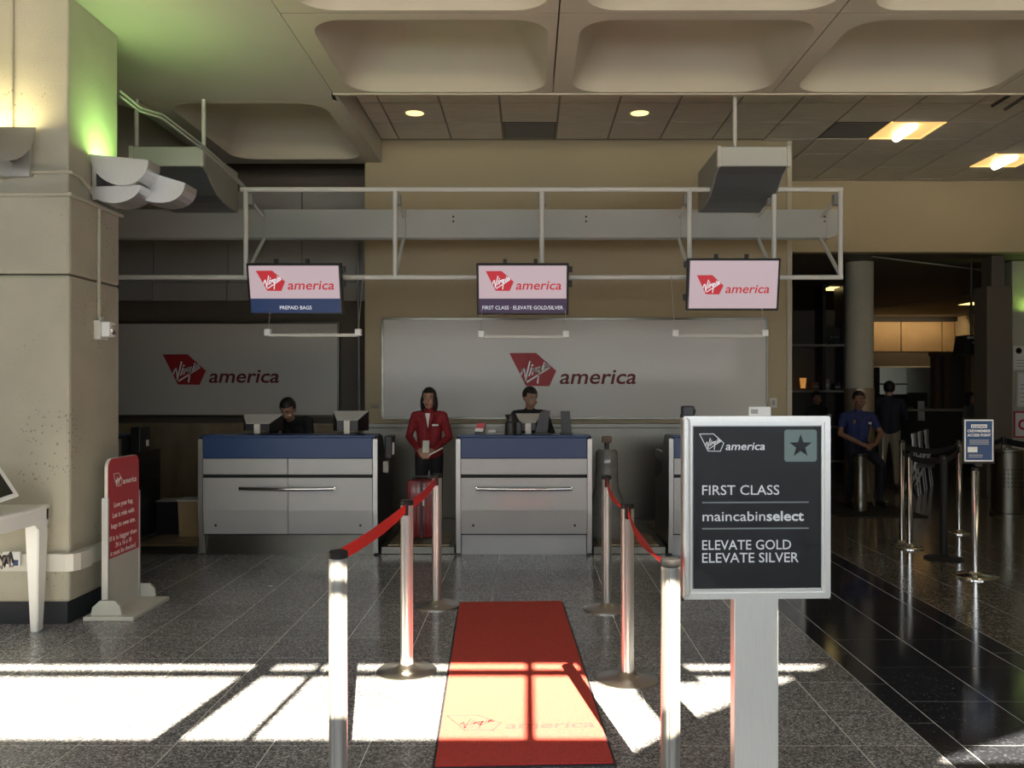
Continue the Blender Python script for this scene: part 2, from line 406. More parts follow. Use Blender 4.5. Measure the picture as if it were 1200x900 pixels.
# tiled ceiling
GZ = 4.66
MB().box(-1.80, 8.4, 7.99, 12.6, GZ + .012, GZ + .05).build('ceiling_grid', M['grid'], ceiling)
me_c = {}
lights_at = {(9, 2): 'troffer', (12, 4): 'troffer', (2, 2): 'vent', (8, 2): 'vent'}
xs0, ys0, TW, TD = -1.57, 8.35, .63, .652
for i in range(-1, 15):
    for j in range(-1, 7):
        x0, y0 = xs0 + TW * i, ys0 + TD * j; x1, y1 = x0 + TW, y0 + TD
        x0 = max(x0, -1.79); y0 = max(y0, 8.0); y1 = min(y1, 12.39)
        if y1 - y0 < .05 or x1 - x0 < .05: continue
        if (i, j) in lights_at: continue
        if x0 < 3.2 and y0 > 10.3 and x1 < 3.3: continue
        k = (round(x1 - x0, 3), round(y1 - y0, 3))
        if k not in me_c:
            mb = MB().box(.012, k[0] - .012, .012, k[1] - .012, 0, .02); me = bpy.data.meshes.new('ceiling_tile'); mb.b.to_mesh(me); mb.b.free(); me.materials.append(M['actile']); me_c[k] = me
        o = link('ceiling_tile', me_c[k], ceiling); o.location = (x0, y0, GZ + random.uniform(-.001, .001))
# walls
WB = 10.4
struct(MB().box(-2.0, 3.2, WB, WB + .2, 0, 4.8).box(-2.0, -1.8, WB + .2, 11.5, 0, 5.3).box(3.0, 3.2, WB + .2, 12.6, 0, 5.3).build('wall_back', M['wall']))
struct(MB().box(3.2, 12, 12.4, 12.6, 3.63, 5.3).box(3.2, 3.8, 12.4, 12.6, 0, 3.63).build('wall_hall_front', M['wall']))
struct(MB().box(3.14, 3.2, WB - .02, WB, 0, 4.66).build('trim_1', M['offwall']))
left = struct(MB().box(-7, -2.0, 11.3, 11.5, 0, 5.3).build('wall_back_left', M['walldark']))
for k in range(5):
    x1 = -2.02 - k * .98
    MB().box(x1 - .97, x1, 11.26, 11.3, 3.05, 4.25, .004).build('wall_panel', M['wallgrey'], left)
    MB().box(x1 - .97, x1, 11.22, 11.3, 2.80, 3.04, .004).build('wall_panel', M['wallgrey'], left)
struct(MB().box(-7.2, -7, -2, 11.5, 0, 5.4).build('wall_left', M['wall']))
struct(MB().box(12, 12.2, -2, 30, 0, 5.4).build('wall_right', M['wall']))
# front wall with its window openings (behind the camera) and an added canopy outside that blocks the sun
FYW = -2.0
def fp(px, py):      # where the sunbeam that lands at a floor point crosses the entrance front
    Y = 1650 / (py - 455.); X = (px - 620) * Y / 1000
    return X - (Y - FYW) * math.tan(R(SUN_AZ)), (Y - FYW) * math.tan(R(SUN_EL)) / math.cos(R(SUN_AZ))
zlo, zhi = fp(620, 864)[1], fp(620, 770)[1]
xsp = fp(716, 864)[0]
fw = struct(MB().box(-7, -6.6, -2.15, -2, 0, 4.5).box(8.6, 12, -2.15, -2, 0, 4.5).box(-6.6, 8.6, -2.15, -2, 3.0, 3.1)
    .box(-6.6, xsp, -2.12, -2.02, 3.1, zlo).box(-7, 12, -2.15, -2, zhi, 5.4).build('wall_front', M['offwhite']))
pa = [fp(985, 769), fp(955, 780), fp(800, 842), fp(716, 890)]; pb = [fp(1060, 893), fp(1090, 880), fp(1200, 845), fp(1436, 770)]
MB().prism(pa + [(pa[-1][0], 3.05), (pb[0][0], 3.05)] + pb, 1, -2.1, -2.04).build('slanted_sun_blocker', M['offwhite'], fw)  # unseen panel added to cast the slanted shadow edge on the floor
z1_, z2_ = fp(620, 787)[1], fp(620, 782.5)[1]
MB().box(-6.6, 5.6, -2.1, -2.04, z1_, z2_).build('window_bar', M['offwhite'], fw)
z1_, z2_ = fp(620, 892)[1], fp(620, 888)[1]
MB().box(pb[0][0], 8.6, -2.1, -2.04, z1_, z2_).build('window_bar', M['offwhite'], fw)
def bar(p, q, wd):
    (xa, za), (xb, zb_) = fp(*p), fp(*q); MB().prism([(xa - wd / 2, za - .02), (xa + wd / 2, za - .02), (xb + wd / 2, zb_ + .02), (xb - wd / 2, zb_ + .02)], 1, -2.1, -2.07).build('window_bar', M['offwhite'], fw)
bar((618.5, 864), (621, 770), .05); bar((290, 864), (387, 770), .045); bar((193, 864), (325, 770), .13)
for k in range(8): x = -6.6 + k * 2.17; MB().box(x - .03, x + .03, -2.12, -2.04, 0, 3.0).build('mullion', M['alu'], fw)
struct(MB().box(-16, 20, -21.5, -2.15, 3.0, 3.09).build('added_sun_canopy', M['offwhite']))  # unseen canopy slab, added to keep sun off the lower glazing and ground
MB().prism([(1.765, 3.1), (1.955, 3.1), (1.955, 3.82), (2.18, 3.82), (2.18, 4.1), (1.54, 4.1), (1.54, 3.82), (1.765, 3.82)], 1, -2.1, -2.04).build('stand_sun_blocker', M['offwhite'], fw)  # added out of view, shaped to keep the sun off the poster stand
struct(MB().box(-30, 30, -40, -2, -.15, -.02).build('ground', M['asphalt']))
struct(MB().box(-40, 40, -24, -22, -.1, 4.5).build('added_dark_block', M['darkblock']))  # unseen dark block added to hide bright sky from the poster's reflections
# steel dado along the back wall
struct(MB().box(-2.0, 3.2, WB - .05, WB, .05, 1.17).box(-2.02, 3.2, WB - .09, WB, 1.17, 1.225, .006).build('trim_3', M['steel']))
struct(MB().box(-7, -2.02, 11.2, 11.3, .02, 1.15).box(-7, -2.02, 11.16, 11.3, 1.15, 1.19, .004).build('trim_4', M['steelbrown']))
# concrete pillar with base, bumper rail
pil = thing('concrete_pillar', 'pitted beige concrete pillar with bumper rail and black base, at the left edge', 'pillar', (-5, 6.3, 0))
pil['kind'] = 'structure'
L = lambda x, y, z=0: (x + 5, y - 6.3, z)
def pbox(x0, x1, y0, y1, z0, z1, bev, name, m): return MB().box(x0 + 5, x1 + 5, y0 - 6.3, y1 - 6.3, z0, z1, bev).build(name, m, pil)
pbox(-6.9, -3.2, 5.94, 6.67, .16, 2.44, .022, 'pillar_shaft', M['concrete'])
pbox(-6.9, -3.2, 5.94, 6.67, 2.447, 3.00, .022, 'pillar_shaft', M['concrete'])
pbox(-6.9, -3.215, 5.955, 6.67, 2.99, CZ, .012, 'pillar_shaft', M['concrete'])
pbox(-6.9, -3.23, 5.97, 6.65, 0, .165, 0, 'pillar_base', M['rubber'])
pbox(-6.9, -3.17, 5.91, 6.68, 2.985, 3.01, .008, 'ledge', M['concrete'])
rail = [(-6.9, 5.90), (-3.33, 5.90), (-3.33, 5.885), (-3.20, 5.885), (-3.15, 5.90), (-3.125, 5.95), (-3.125, 6.1), (-3.155, 6.1), (-3.155, 6.67), (-3.25, 6.67), (-3.25, 5.98), (-6.9, 5.98)]
MB().prism([(x + 5, y - 6.3) for x, y in rail], 2, .385, .505).build('bumper_rail', M['offwhite'], pil)

# ================================================================ PILLAR FITTINGS
def dshape(cx, top, r, tilt, n=14, sq=1.0):
    pts = []
    for k in range(n + 1):
        a = PI + PI * k / n
        pts.append((cx + r * math.cos(a), top + r * sq * math.sin(a) + tilt * r * math.cos(a)))
    return pts
def sconce(name, label, loc, rz, bulb):
    t = thing(name, label, 'wall lamp', loc, rz, 'curved metal uplights on the pillar')
    # local: +x away from wall, y along the wall
    for nm, cx, top, r, y0, y1, tl, sq in (('shade', .22, .0, .215, -.17, .03, -.10, .95), ('shade', .32, -.05, .30, .03, .26, -.30, .74), ('shade', .17, -.20, .19, -.13, .10, .04, .66)):
        pts = dshape(cx, top, r, tl, sq=sq)
        mb = MB(); b = mb.b
        inner = [(cx + (x - cx) * .93, top + (z - top) * .93) for x, z in pts]
        prof = pts + inner[::-1]
        mb.prism(prof, 1, y0 + .006, y1 - .006); mb.prism(pts, 1, y0, y0 + .006); mb.prism(pts, 1, y1 - .006, y1)
        mb.build(nm, M['aluplate'], t)
    MB().box(.0, .03, -.12, .22, -.3, -.02).build('wall_bracket', M['aluplate'], t)
    MB().tube((.14, -.08, -.05), (.14, .12, -.05), .018).build('lamp_tube', bulb, t)
    return t
s1 = sconce('wall_sconce', 'grey curved metal uplight on the right side of the pillar, glowing green', (-3.2, 6.37, 3.33), 0, M['bulbg'])
s2 = sconce('wall_sconce', 'grey metal uplight glowing warm yellow on the pillar front, cut by the left edge', (-3.68, 5.94, 3.42), R(-90), M['bulby'])
a1 = area('sconce_light_green', (-3.04, 6.38, 3.36), (-.06, 0, 1), .25, .35, 6, (.52, 1, .26))
a2 = area('sconce_light_warm', (-3.68, 5.80, 3.45), (0, .08, 1), .5, .25, 6, (1, .84, .42))
def conduit(label, pts, r, m='concrete', cat='conduit', grp=None):
    o = MB().path(pts, r).build('conduit', M[m], smooth=True); return tag(o, label, cat, grp)
conduit('thin conduit running up the front of the pillar above the left uplight', [(-3.60, 5.94, 4.38), (-3.605, 5.94, 3.42)], .012)
conduit('conduit wrapping around the pillar corner between the two uplights', [(-3.47, 5.935, 3.155), (-3.26, 5.935, 3.16), (-3.195, 5.96, 3.16), (-3.185, 6.05, 3.15), (-3.185, 6.18, 3.10)], .013)
conduit('straight conduit running down the pillar side to the alarm box', [(-3.185, 6.32, 2.98), (-3.185, 6.32, 2.16)], .014)
t = thing('alarm_box', 'small beige box with a white strobe unit on the side of the pillar', 'alarm', (-3.2, 6.33, 2.08))
MB().box(.0, .05, -.06, .06, -.07, .07, .004).build('back_box', M['offwhite'], t)
MB().box(.05, .11, -.05, .05, -.05, .06, .008).build('strobe_housing', M['white'], t)
MB().sphere((.115, 0, 0), .035, 12, (.6, 1, 1)).build('strobe_lens', M['chrome'], t, smooth=True)
MB().box(.015, .035, -.02, .02, .07, .10).build('conduit_fitting', M['offwhite'], t)
for dx, lb in ((0, 'upper of two thin conduits sweeping under the ceiling from the pillar to the truss'), (.07, 'lower of two thin conduits sweeping under the ceiling from the pillar to the truss')):
    conduit(lb, [P(140, 106 + dx * 90, 6.75), P(164, 126 + dx * 60, 6.9), P(190, 134 + dx * 60, 7.1), P(237, 170 + dx * 60, 7.7), P(262, 192 + dx * 60, 8.1), P(290, 222 + dx * 40, 8.6)], .010, 'duct')
# outlet plate and cables beneath the table
t = thing('outlet_plate', 'white outlet plate with a blue sticker on the rail under the white table', 'outlet', P(14, 655, 5.88))
MB().box(-.06, .06, -.01, .012, -.05, .05, .003).build('plate', M['white'], t)
MB().box(.015, .05, -.014, -.009, -.045, -.005).build('blue_sticker', M['blue'], t)
MB().box(-.05, .0, -.03, -.009, -.03, .03, .004).build('plug', M['black'], t)
for k, (lb) in enumerate(('upper grey power cable looping beneath the white table', 'lower pinkish power cable looping beneath the white table')):
    pts = [P(-8, 640 + 14 * k, 5.8)] + [P(2 + 3.4 * i, 655 + 9 * math.sin(i * 1.7 + k * 2) + 3 * k, 5.8 - .02 * (i % 2)) for i in range(5)]
    tag(MB().path(pts, .007, 6).build('power_cable', M['cable'] if k else M['dark'], smooth=True), lb, 'cable')

# ================================================================ BACK WALL SIGNS AND FITTINGS
def wall_sign(x0, x1, z0, z1, y, label, lx, lz, lw, white=True):
    t = thing('wall_sign', label, 'sign', ((x0 + x1) / 2, y, z0))
    cx = (x0 + x1) / 2
    MB().box(x0 - cx, x1 - cx, -.03, 0, 0, z1 - z0, .004).build('board', M['whiteg'], t)
    fr = MB(); W, H = x1 - x0, z1 - z0
    for a in ((-W / 2 - .01, W / 2 + .01, -.012, .012), (-W / 2 - .01, W / 2 + .01, H - .012, H + .012), (-W / 2 - .012, -W / 2 + .012, 0, H), (W / 2 - .012, W / 2 + .012, 0, H)):
        fr.box(a[0], a[1], -.045, .0, a[2], a[3])
    fr.build('frame', M['steel'], t)
    logo(t, FY(lx - cx, -.031, lz - z0), lw, M['red'], M['letters'], M['reddark'])
    return t
a, b = P(449, 490, WB), P(898, 374, WB); l = P(597, 452.6, WB)
wall_sign(a.x, b.x, a.z, b.z, WB, 'large glossy white airline sign board behind the centre counter, red fin emblem', l.x, l.z, 1.54)
a, b = P(60, 487, 11.25), P(398, 379, 11.25); l = P(194, 451, 11.25)
wall_sign(a.x, b.x, a.z, b.z, 11.2, 'shaded glossy airline sign board on the left wall beside the pillar', l.x, l.z, 1.52)
p = P(440, 477, WB); t = thing('thermostat', 'beige thermostat plate on the wall left of the large white sign', 'thermostat', p)
MB().box(-.08, .08, -.03, 0, -.055, .055, .006).build('cover', M['wall'], t); MB().box(-.05, .05, -.035, -.029, -.02, .03).build('grille', M['grid'], t)
p = P(906, 472, WB); t = thing('socket_plate', 'small socket plate on the beige wall right of the large white sign', 'socket', p)
MB().box(-.045, .045, -.012, 0, -.06, .06, .003).build('plate', M['offwhite'], t); MB().box(-.015, .015, -.02, -.011, -.03, .03).build('switch', M['wallgrey'], t)
conduit('thin vertical pipe on the dark wall right of the left sign', [P(421, 603, 11.1), P(421, 487, 11.1), P(419, 285, 11.1)], .014, 'aluplate')

# ================================================================ CEILING LIGHTS AND VENTS
for x, lb in ((-1.25, 'round yellow downlight at the left end of the tiled ceiling'), (1.21, 'round yellow downlight above the right half of the truss')):
    t = thing('downlight', lb, 'ceiling light', (x, 9.33, GZ - .001), 0, 'round downlights')
    MB().lathe([(.10, -.004), (.118, -.006), (.118, .004), (.10, .004), (.10, -.004)], seg=28, caps=False).build('trim_ring', M['offwhite'], t)
    MB().lathe([(.0, -.002), (.098, -.002), (.098, .003), (0, .003)], seg=28).build('lens', M['down'], t)
def cell(i, j): return xs0 + TW * i, ys0 + TD * j
for (i, j), kd in lights_at.items():
    x, y = cell(i, j)
    if kd == 'vent':
        t = thing('ceiling_vent', {2: 'grey square air vent in the tiled ceiling between the two round downlights', 8: 'dark square air vent in the ceiling beside the square lamp'}[i], 'vent', (x + TW / 2, y + TD / 2, GZ), 0, 'ceiling air vents')
        MB().box(-TW / 2 + .012, TW / 2 - .012, -TD / 2 + .012, TD / 2 - .012, .006, .02).build('frame', M['walldark'], t)
        for k in range(9): q = -TD / 2 + .05 + k * .068; MB().prism([(q, 0), (q + .05, .014), (q + .05, .018), (q, .004)], 0, -TW / 2 + .03, TW / 2 - .03).build('slat', M['wallgrey'], t)
    else:
        t = thing('ceiling_lamp', {9: 'square yellow-lit recessed lamp with a bright tube, nearer of two', 12: 'square yellow-lit recessed lamp with a bright tube, farther right of two'}[i], 'ceiling light', (x + TW / 2, y + TD / 2, GZ), 0, 'square recessed lamps')
        fr = MB(); W, D = TW / 2 - .006, TD / 2 - .006
        fr.box(-W, W, -D, -D + .02, -.004, .01).box(-W, W, D - .02, D, -.004, .01).box(-W, -W + .02, -D, D, -.004, .01).box(W - .02, W, -D, D, -.004, .01)
        fr.build('frame', M['lampy'], t)
        MB().box(-W + .02, W - .02, -D + .02, D - .02, .005, .012).build('reflector', M['lampy'], t)
        mb = MB(); mb.tube((-.02, -D + .1, -.012), (-.02, D - .08, -.012), .05, 12); mb.sphere((-.02, -D + .1, -.012), .05, 12); mb.build('lamp_tube', M['lampw'], t, smooth=True)

# ================================================================ TRUSS, RACEWAY, DUCTS
TY = 8.5
tx = [P(x, 0, TY).x for x in (288, 463, 635, 808, 907, 985)]
zt, zb = P(0, 222, TY).z, P(0, 325, TY).z
t = thing('pipe_truss', 'white pipe frame hung under the ceiling carrying the screens', 'truss', (0, TY, zb))
rp = .024
MB().tube((tx[0] - .05, 0, zt - zb), (tx[-1] + .02, 0, zt - zb), rp).build('top_rail', M['pipe'], t, smooth=True)
MB().tube((-4.6, 0, 0), (tx[-1] + .02, 0, 0), rp).build('bottom_rail', M['pipe'], t, smooth=True)
for x in tx: MB().tube((x, 0, 0), (x, 0, zt - zb), rp).build('upright', M['pipe'], t, smooth=True)
zc = P(0, 280, 9.08).z - zb
for x in tx:
    MB().tube((x, 0, .02), (x, .58, zc), .02).build('brace', M['pipe'], t, smooth=True)
for x in tx:
    MB().tube((x, 0, zt - zb - .03), (x, .56, zt - zb - .16), .013).build('clamp_arm', M['pipe'], t)
    MB().box(x - .045, x + .045, .05, .13, zt - zb - .14, zt - zb - .03, .008).build('clamp', M['duct'], t)
# hangers to the ceiling
bz0, bz1 = P(0, 280, 9.08).z, P(0, 245, 9.08).z
bx1 = P(983, 0, 9.08).x
t = thing('metal_raceway', 'long grey sheet metal raceway running behind the pipe truss', 'raceway', (0, 9.1, bz0))
H = bz1 - bz0
edges = [-5.2, tx[0], tx[1] + .02, tx[2], tx[3] + .02, bx1 - .12]
for x0, x1 in zip(edges, edges[1:]):
    MB().prism([(0, .02), (.0, H), (.16, H), (.16, .02), (.03, 0)], 0, x0 + .002, x1 - .002).build('cover_panel', M['band'], t)
MB().prism([(bx1 - .12, 0), (bx1 - .03, .04), (bx1 + .02, .14), (bx1 + .03, H), (bx1 - .12, H)], 1, 0, .16).build('end_cap', M['band'], t)
for px in (531, 687, 967):
    x = P(px, 0, 9.08).x
    for z in (.19, .24): MB().tube((x, -.006, z), (x, .002, z), .011, 10).build('screw', M['black'], t)
def duct(label, x0, x1, Y0, Y1):
    t = thing('ceiling_duct', label, 'duct', ((x0 + x1) / 2, Y0, 3.57)); w2 = (x1 - x0) / 2; D = Y1 - Y0
    top, bot = P(0, 173, Y0).z - 3.57, P(0, 195, Y0).z - 3.57
    side = [(0.01, bot), (.14, .145), (.28, .06), (.40, .0), (.56, -.035), (.75, -.05), (D, -.052), (D, top), (0.01, top)]
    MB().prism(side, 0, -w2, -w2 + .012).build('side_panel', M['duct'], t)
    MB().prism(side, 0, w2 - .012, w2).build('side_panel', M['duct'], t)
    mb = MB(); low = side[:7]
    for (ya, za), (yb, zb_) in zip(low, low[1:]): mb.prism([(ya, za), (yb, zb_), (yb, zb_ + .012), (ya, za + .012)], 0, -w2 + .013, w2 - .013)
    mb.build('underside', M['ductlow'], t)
    MB().box(-w2, w2, -.02, .01, bot, top, .004).build('front_panel', M['ductface'], t)
    for s in (-1, 1): MB().box(s * w2 - .018, s * w2 + .018, -.03, .02, bot - .005, top + .01, .003).build('corner_trim', M['offwhite'], t)
    MB().box(-w2, w2, 0, D, top, top + .01).build('top_panel', M['duct'], t)
    for x in ((-.17,) if x0 > 0 else (-w2 + .03, w2)): MB().tube((x, .03, top), (x, .03, CZ + .14 - 3.57 if x0 > 0 else CZ - 3.57 + .02), .02, 8).build('hanger_rod', M['offwhite'], t)
    return t
duct('grey sheet metal duct with curved dark underside over the right part of the truss', 1.80, 2.46, 8.1, 9.08)
duct('grey sheet metal duct with pale green-lit front beside the pillar', -3.77, -3.10, 8.1, 9.08)

# ================================================================ SCREENS
def screen(px, py, Y, w, h, pitch, roll, label, bar, txt, tw, bright):
    t = thing('display_screen', label, 'screen', P(px, py, Y), 0, 'airline screens on the pipe truss')
    t.rotation_euler = (R(pitch), 0, 0)
    MB().box(-w / 2, w / 2, 0, .07, -h / 2, h / 2, .006).build('casing', M['black'], t)
    b_ = .022
    MB().box(-w / 2 + b_, w / 2 - b_, -.003, 0, -h / 2 + b_, h / 2 - b_).build('panel', M['screenw'], t)
    if bar:
        MB().box(-w / 2 + b_, w / 2 - b_, -.005, -.003, -h / 2 + b_, -h / 2 + bar * h).build('caption_band', M['screenp' if 'GOLD' in txt else 'screenb'], t)
        text(txt, M['screent'], t, FY(0, -.0062, -h / 2 + bar * h * .34), .05, width=tw * w, align='CENTER')
    lw = .72 * w if bar else .72 * w
    logo(t, FY(-.40 * w, -.0045, -.016 if bar else -.095), .82 * w if bar else .79 * w, M['screenr'], M['screent'], M['screenr'], th=.001)
    for x in (-.19 * w, .14 * w): MB().box(x - .018, x + .018, .02, .06, h / 2, h / 2 + .04, .004).build('mount_clip', M['black'], t)
    for s, z in (((1, .38), (1, .1)) if px < 700 else ((-1, .38), (-1, -.25))): MB().box(s * w / 2 - .03, s * w / 2 + .035, .015, .06, z * h - .03, z * h + .03, .004).build('mount_clip', M['black'], t)
    MB().tube((0, .07, .05), (0, .17, .02), .03, 8).build('mount_arm', M['black'], t)
    return t
SY = 8.3
screen(345.5, 339, SY, .915, .50, 13, 0, 'left screen hung from the truss, blue caption band about prepaid bags', .32, 'PREPAID BAGS', .34, 1)
screen(612.5, 339, SY, .895, .50, 12, 0, 'middle screen hung from the truss, purple caption band about first class', .32, 'FIRST CLASS · ELEVATE GOLD/SILVER', .88, 1)
screen(859.5, 333.5, SY, .90, .505, 10, 0, 'right screen hung from the truss, plain pale pink without caption band', 0, '', 0, 1)
def hangbar(xa, xb, y, lb, ytop):
    Y = 8.25; a, b = P(xa, y, Y), P(xb, y, Y); W = b.x - a.x
    t = thing('hanging_bar', lb, 'bar', ((a.x + b.x) / 2, Y, a.z), 0, 'white bars hung on wires below the screens')
    MB().box(-W / 2, W / 2, -.012, .012, -.03, .0, .004).build('bar', M['offwhite'], t)
    for s in (-1, 1):
        MB().box(s * W / 2 - .03, s * W / 2 + .03, -.03, .03, -.02, .045, .006).build('end_cap', M['white'], t)
        MB().tube((s * W / 2, 0, .03), (s * W / 2, .22, zb - a.z if ytop is None else ytop), .004, 6).build('wire', M['aluplate'], t)
hangbar(314, 420, 391, 'white bar on wires under the screen about prepaid bags', None)
hangbar(564, 663, 393, 'white bar on wires under the middle screen', None)
hangbar(791, 896, 392, 'white bar on wires under the right plain screen', None)

# ================================================================ CHECK-IN COUNTERS
YC = 8.40
def counter(W, X, label, seam):
    t = thing('checkin_counter', label, 'counter', (X, YC, 0), 0, 'check-in counters')
    w = W / 2; pw = w - .045
    # carcass with lower rear worktop
    MB().prism([(.03, .20), (.03, 1.15), (.30, 1.15), (.42, .97), (.92, .97), (.92, .10), (.12, .10), (.12, .20)], 0, -w + .03, w - .03).build('body', M['dark'], t)
    for s in (-1, 1):
        mb = MB(); x0 = s * w - (.03 if s > 0 else 0); 
        mb.prism([(.035, .10), (.0, .40), (.0, 1.16), (.03, 1.175), (.30, 1.175), (.43, .99), (.93, .99), (.93, .10)], 0, x0, x0 + .03)
        mb.build('side_panel', M['steel'] if s < 0 and X > 1 else M['black'], t)
        MB().prism([(-.012, .42), (-.012, 1.15), (.03, 1.15), (.03, .42), (.065, .02), (.03, .02)], 0, s * (w - .018) - .022, s * (w - .018) + .022).build('edge_trim', M['alu'], t)
        MB().prism([(.45, .90), (.90, .90), (.90, .68), (.45, .78)], 0, s * (w + .001) - .006, s * (w + .001) + .006).build('side_window', M['black'], t)
    MB().box(-w + .02, w - .02, -.012, .34, 1.165, 1.188, .006).build('counter_top', M['blue'], t)
    MB().box(-pw, pw, -.015, .03, .962, 1.165, .006).build('blue_fascia', M['blue'], t)
    parts = [(-pw, -.003), (.003, pw)] if seam else [(-pw, pw)]
    for a, b in parts:
        MB().box(a, b, -.012, .03, .802, .958, .003).build('upper_panel', M['greypanel'], t)
        MB().prism([(-.012, .45), (-.012, .768), (.03, .768), (.03, .215), (.012, .215)], 0, a, b).build('lower_panel', M['greypanel'], t)
    MB().box(-pw, pw, .012, .035, .768, .802).build('shadow_gap', M['blackm'], t)
    # bowed pull handle
    hw = .46; mb = MB(); mb.path([(u * hw, -.028 - .045 * (1 - u * u), .664) for u in [-1 + k / 8 for k in range(17)]], .020, 12)
    for q in (-1, 1): mb.box(q * hw - .014, q * hw + .014, -.036, -.008, .645, .683, .003)
    mb.build('handle', M['chrome'], t, smooth=True)
    for s in (-1, 1): MB().tube((s * (pw - .12), .0, .30), (s * (pw - .12), .012, .30), .012, 10).build('lock', M['black'], t)
    MB().box(-pw, pw, .07, .12, .0, .20).build('kick_plate', M['steel'] if seam else M['greypanel'], t)
    return t
CX = {'l': -2.373, 'c': -.05, 'r': 2.045}
counter(1.755, CX['l'], 'wide grey and blue check-in counter with a split front, left of the red-jacketed agent', True)
counter(1.33, CX['c'], 'grey and blue check-in counter in the centre facing the red carpet, single front panel', False)
counter(1.33, CX['r'], 'grey and blue check-in counter mostly hidden behind the black poster stand', False)
counter(1.755, -4.91, 'dark-sided check-in counter seen past the pillar, its front hidden', True)
def platform(x0, x1, label):
    t = thing('baggage_platform', label, 'platform', ((x0 + x1) / 2, YC + .08, 0), 0, 'steel baggage scale platforms'); w = (x1 - x0) / 2
    MB().box(-w, w, 0, 1.8, 0, .075, .006).build('deck', M['steel'], t)
    MB().box(-w + .06, w - .06, .06, .75, .075, .085, .003).build('scale_plate', M['steelbrown'], t)
platform(-4.0, -3.28, 'low steel baggage platform beside the pillar, left of the wide counter')
platform(-1.47, -.74, 'low steel baggage platform in front of the agent with the red suitcase')
platform(.64, 1.36, 'low steel baggage platform under the plastic-wrapped stand')
t = thing('waste_bin', 'beige waste bin behind the left end of the wide counter', 'bin', (-3.58, 9.1, .075))
MB().prism([(-.11, 0), (.11, 0), (.125, .38), (-.125, .38)], 1, -.1, .1).build('bin_body', M['tanwood'], t)
MB().box(-.14, .14, -.11, .11, .38, .405, .006).build('lid', M['offwhite'], t)
t = thing('equipment_box', 'low dark box with a pale top edge beside the beige waste bin', 'box', (-3.86, 9.25, .075))
MB().box(-.13, .13, -.12, .12, 0, .36, .006).build('box_body', M['black'], t); MB().box(-.135, .135, -.125, .12, .36, .372).build('top_edge', M['aluplate'], t)
t = thing('ticket_printer', 'black printer with a white ticket on the right side of the wide counter', 'printer', (-1.455, 8.72, .84))
MB().box(0.0, .07, -.12, .12, .10, .33, .01).build('housing', M['black'], t); MB().box(.07, .085, -.08, -.03, .14, .26).build('ticket', M['paper'], t)
MB().box(.0, .05, -.22, -.15, -.03, .08, .004).build('keypad', M['wallgrey'], t)
t = thing('ticket_printer', 'dark printer with a small light on the side of the counter by the pillar', 'printer', (-4.02, 8.72, .90))
MB().box(0.0, .10, -.12, .12, .10, .36, .01).build('housing', M['black'], t); MB().box(.10, .11, .02, .06, .16, .22).build('indicator_window', M['paper'], t)
# monitors seen from behind
def monitor(px, top, Y, W, label):
    p = P(px, 509, Y); t = thing('computer_monitor', label, 'monitor', (p.x, Y, 1.188 if Y < 8.75 else .99), 0, 'computer monitors on the counters')
    z0 = .03 if Y < 8.75 else .22; h = P(0, top, Y).z - t.location.z
    b = bmesh.new(); w = W / 2
    bk = [(-w, .17, z0), (w, .17, z0), (w, .17, h), (-w, .17, h)]; fr = [(-w * .58, 0, z0 + .01), (w * .58, 0, z0 + .01), (w * .58, 0, h - .085), (-w * .58, 0, h - .085)]
    B_ = [b.verts.new(v) for v in bk]; F_ = [b.verts.new(v) for v in fr]
    b.faces.new(F_); b.faces.new(B_[::-1])
    for i in range(4): j = (i + 1) % 4; b.faces.new((B_[i], B_[j], F_[j], F_[i]))
    bmesh.ops.recalc_face_normals(b, faces=b.faces[:]); mb = MB(); mb.b.free(); mb.b = b; mb.build('housing', M['black'], t)
    mb = MB(); b = mb.b
    q = [(-w, .168, h + .002), (w, .168, h + .002), (w * .58, -.002, h - .083), (-w * .58, -.002, h - .083)]
    lo = [b.verts.new(v) for v in q]; hi = [b.verts.new((v[0], v[1] - .004, v[2] + .006)) for v in q]
    b.faces.new(hi); b.faces.new(lo[::-1])
    for i in range(4): j = (i + 1) % 4; b.faces.new((lo[i], lo[j], hi[j], hi[i]))
    bmesh.ops.recalc_face_normals(b, faces=b.faces[:]); mb.build('silver_top', M['silver'], t)
    MB().box(-.03, .03, -.03, .0, 0, h - .085, .004).build('stand_neck', M['offwhite'], t)
    MB().box(-w, w, .17, .20, z0, h + .005, .005).build('bezel', M['black'], t)
    MB().box(-.09, .09, -.03, .12, 0, .012, .003).build('stand_foot', M['dark'], t)
monitor(302, 487, 8.55, .40, 'computer monitor from behind on the left half of the wide counter')
monitor(407, 483, 8.55, .36, 'computer monitor from behind at the right end of the wide counter')
monitor(619, 486, 8.55, .26, 'computer monitor from behind on the centre counter, between the dark cup and black reader')
ct = 1.188
t = thing('pen_cup', 'dark cup holder with a flared top on the centre counter', 'cup', P(598.5, 508, 8.5) * 1); t.location.z = ct
MB().lathe([(.055, 0), (.058, .12), (.045, .13), (.04, .15), (.06, .20), (.055, .2), (.035, .16)], seg=20).build('cup_body', M['dark'], t, smooth=True)
MB().box(.05, .11, -.03, .03, 0, .13, .01).build('side_holder', M['black'], t)
t = thing('card_holder', 'small card holder with a red top on the left of the centre counter', 'holder', P(562.5, 508, 8.5) * 1); t.location.z = ct
MB().prism([(-.055, 0), (.05, 0), (.06, .11), (-.02, .12)], 1, -.03, .05).build('holder_body', M['black'], t)
MB().prism([(-.052, .035), (.03, .03), (.038, .062), (-.04, .068)], 1, -.035, -.03).build('card', M['paper'], t)
MB().prism([(-.04, .068), (.038, .062), (.055, .115), (-.022, .118)], 1, -.036, -.03).build('red_label', M['redsign'], t)
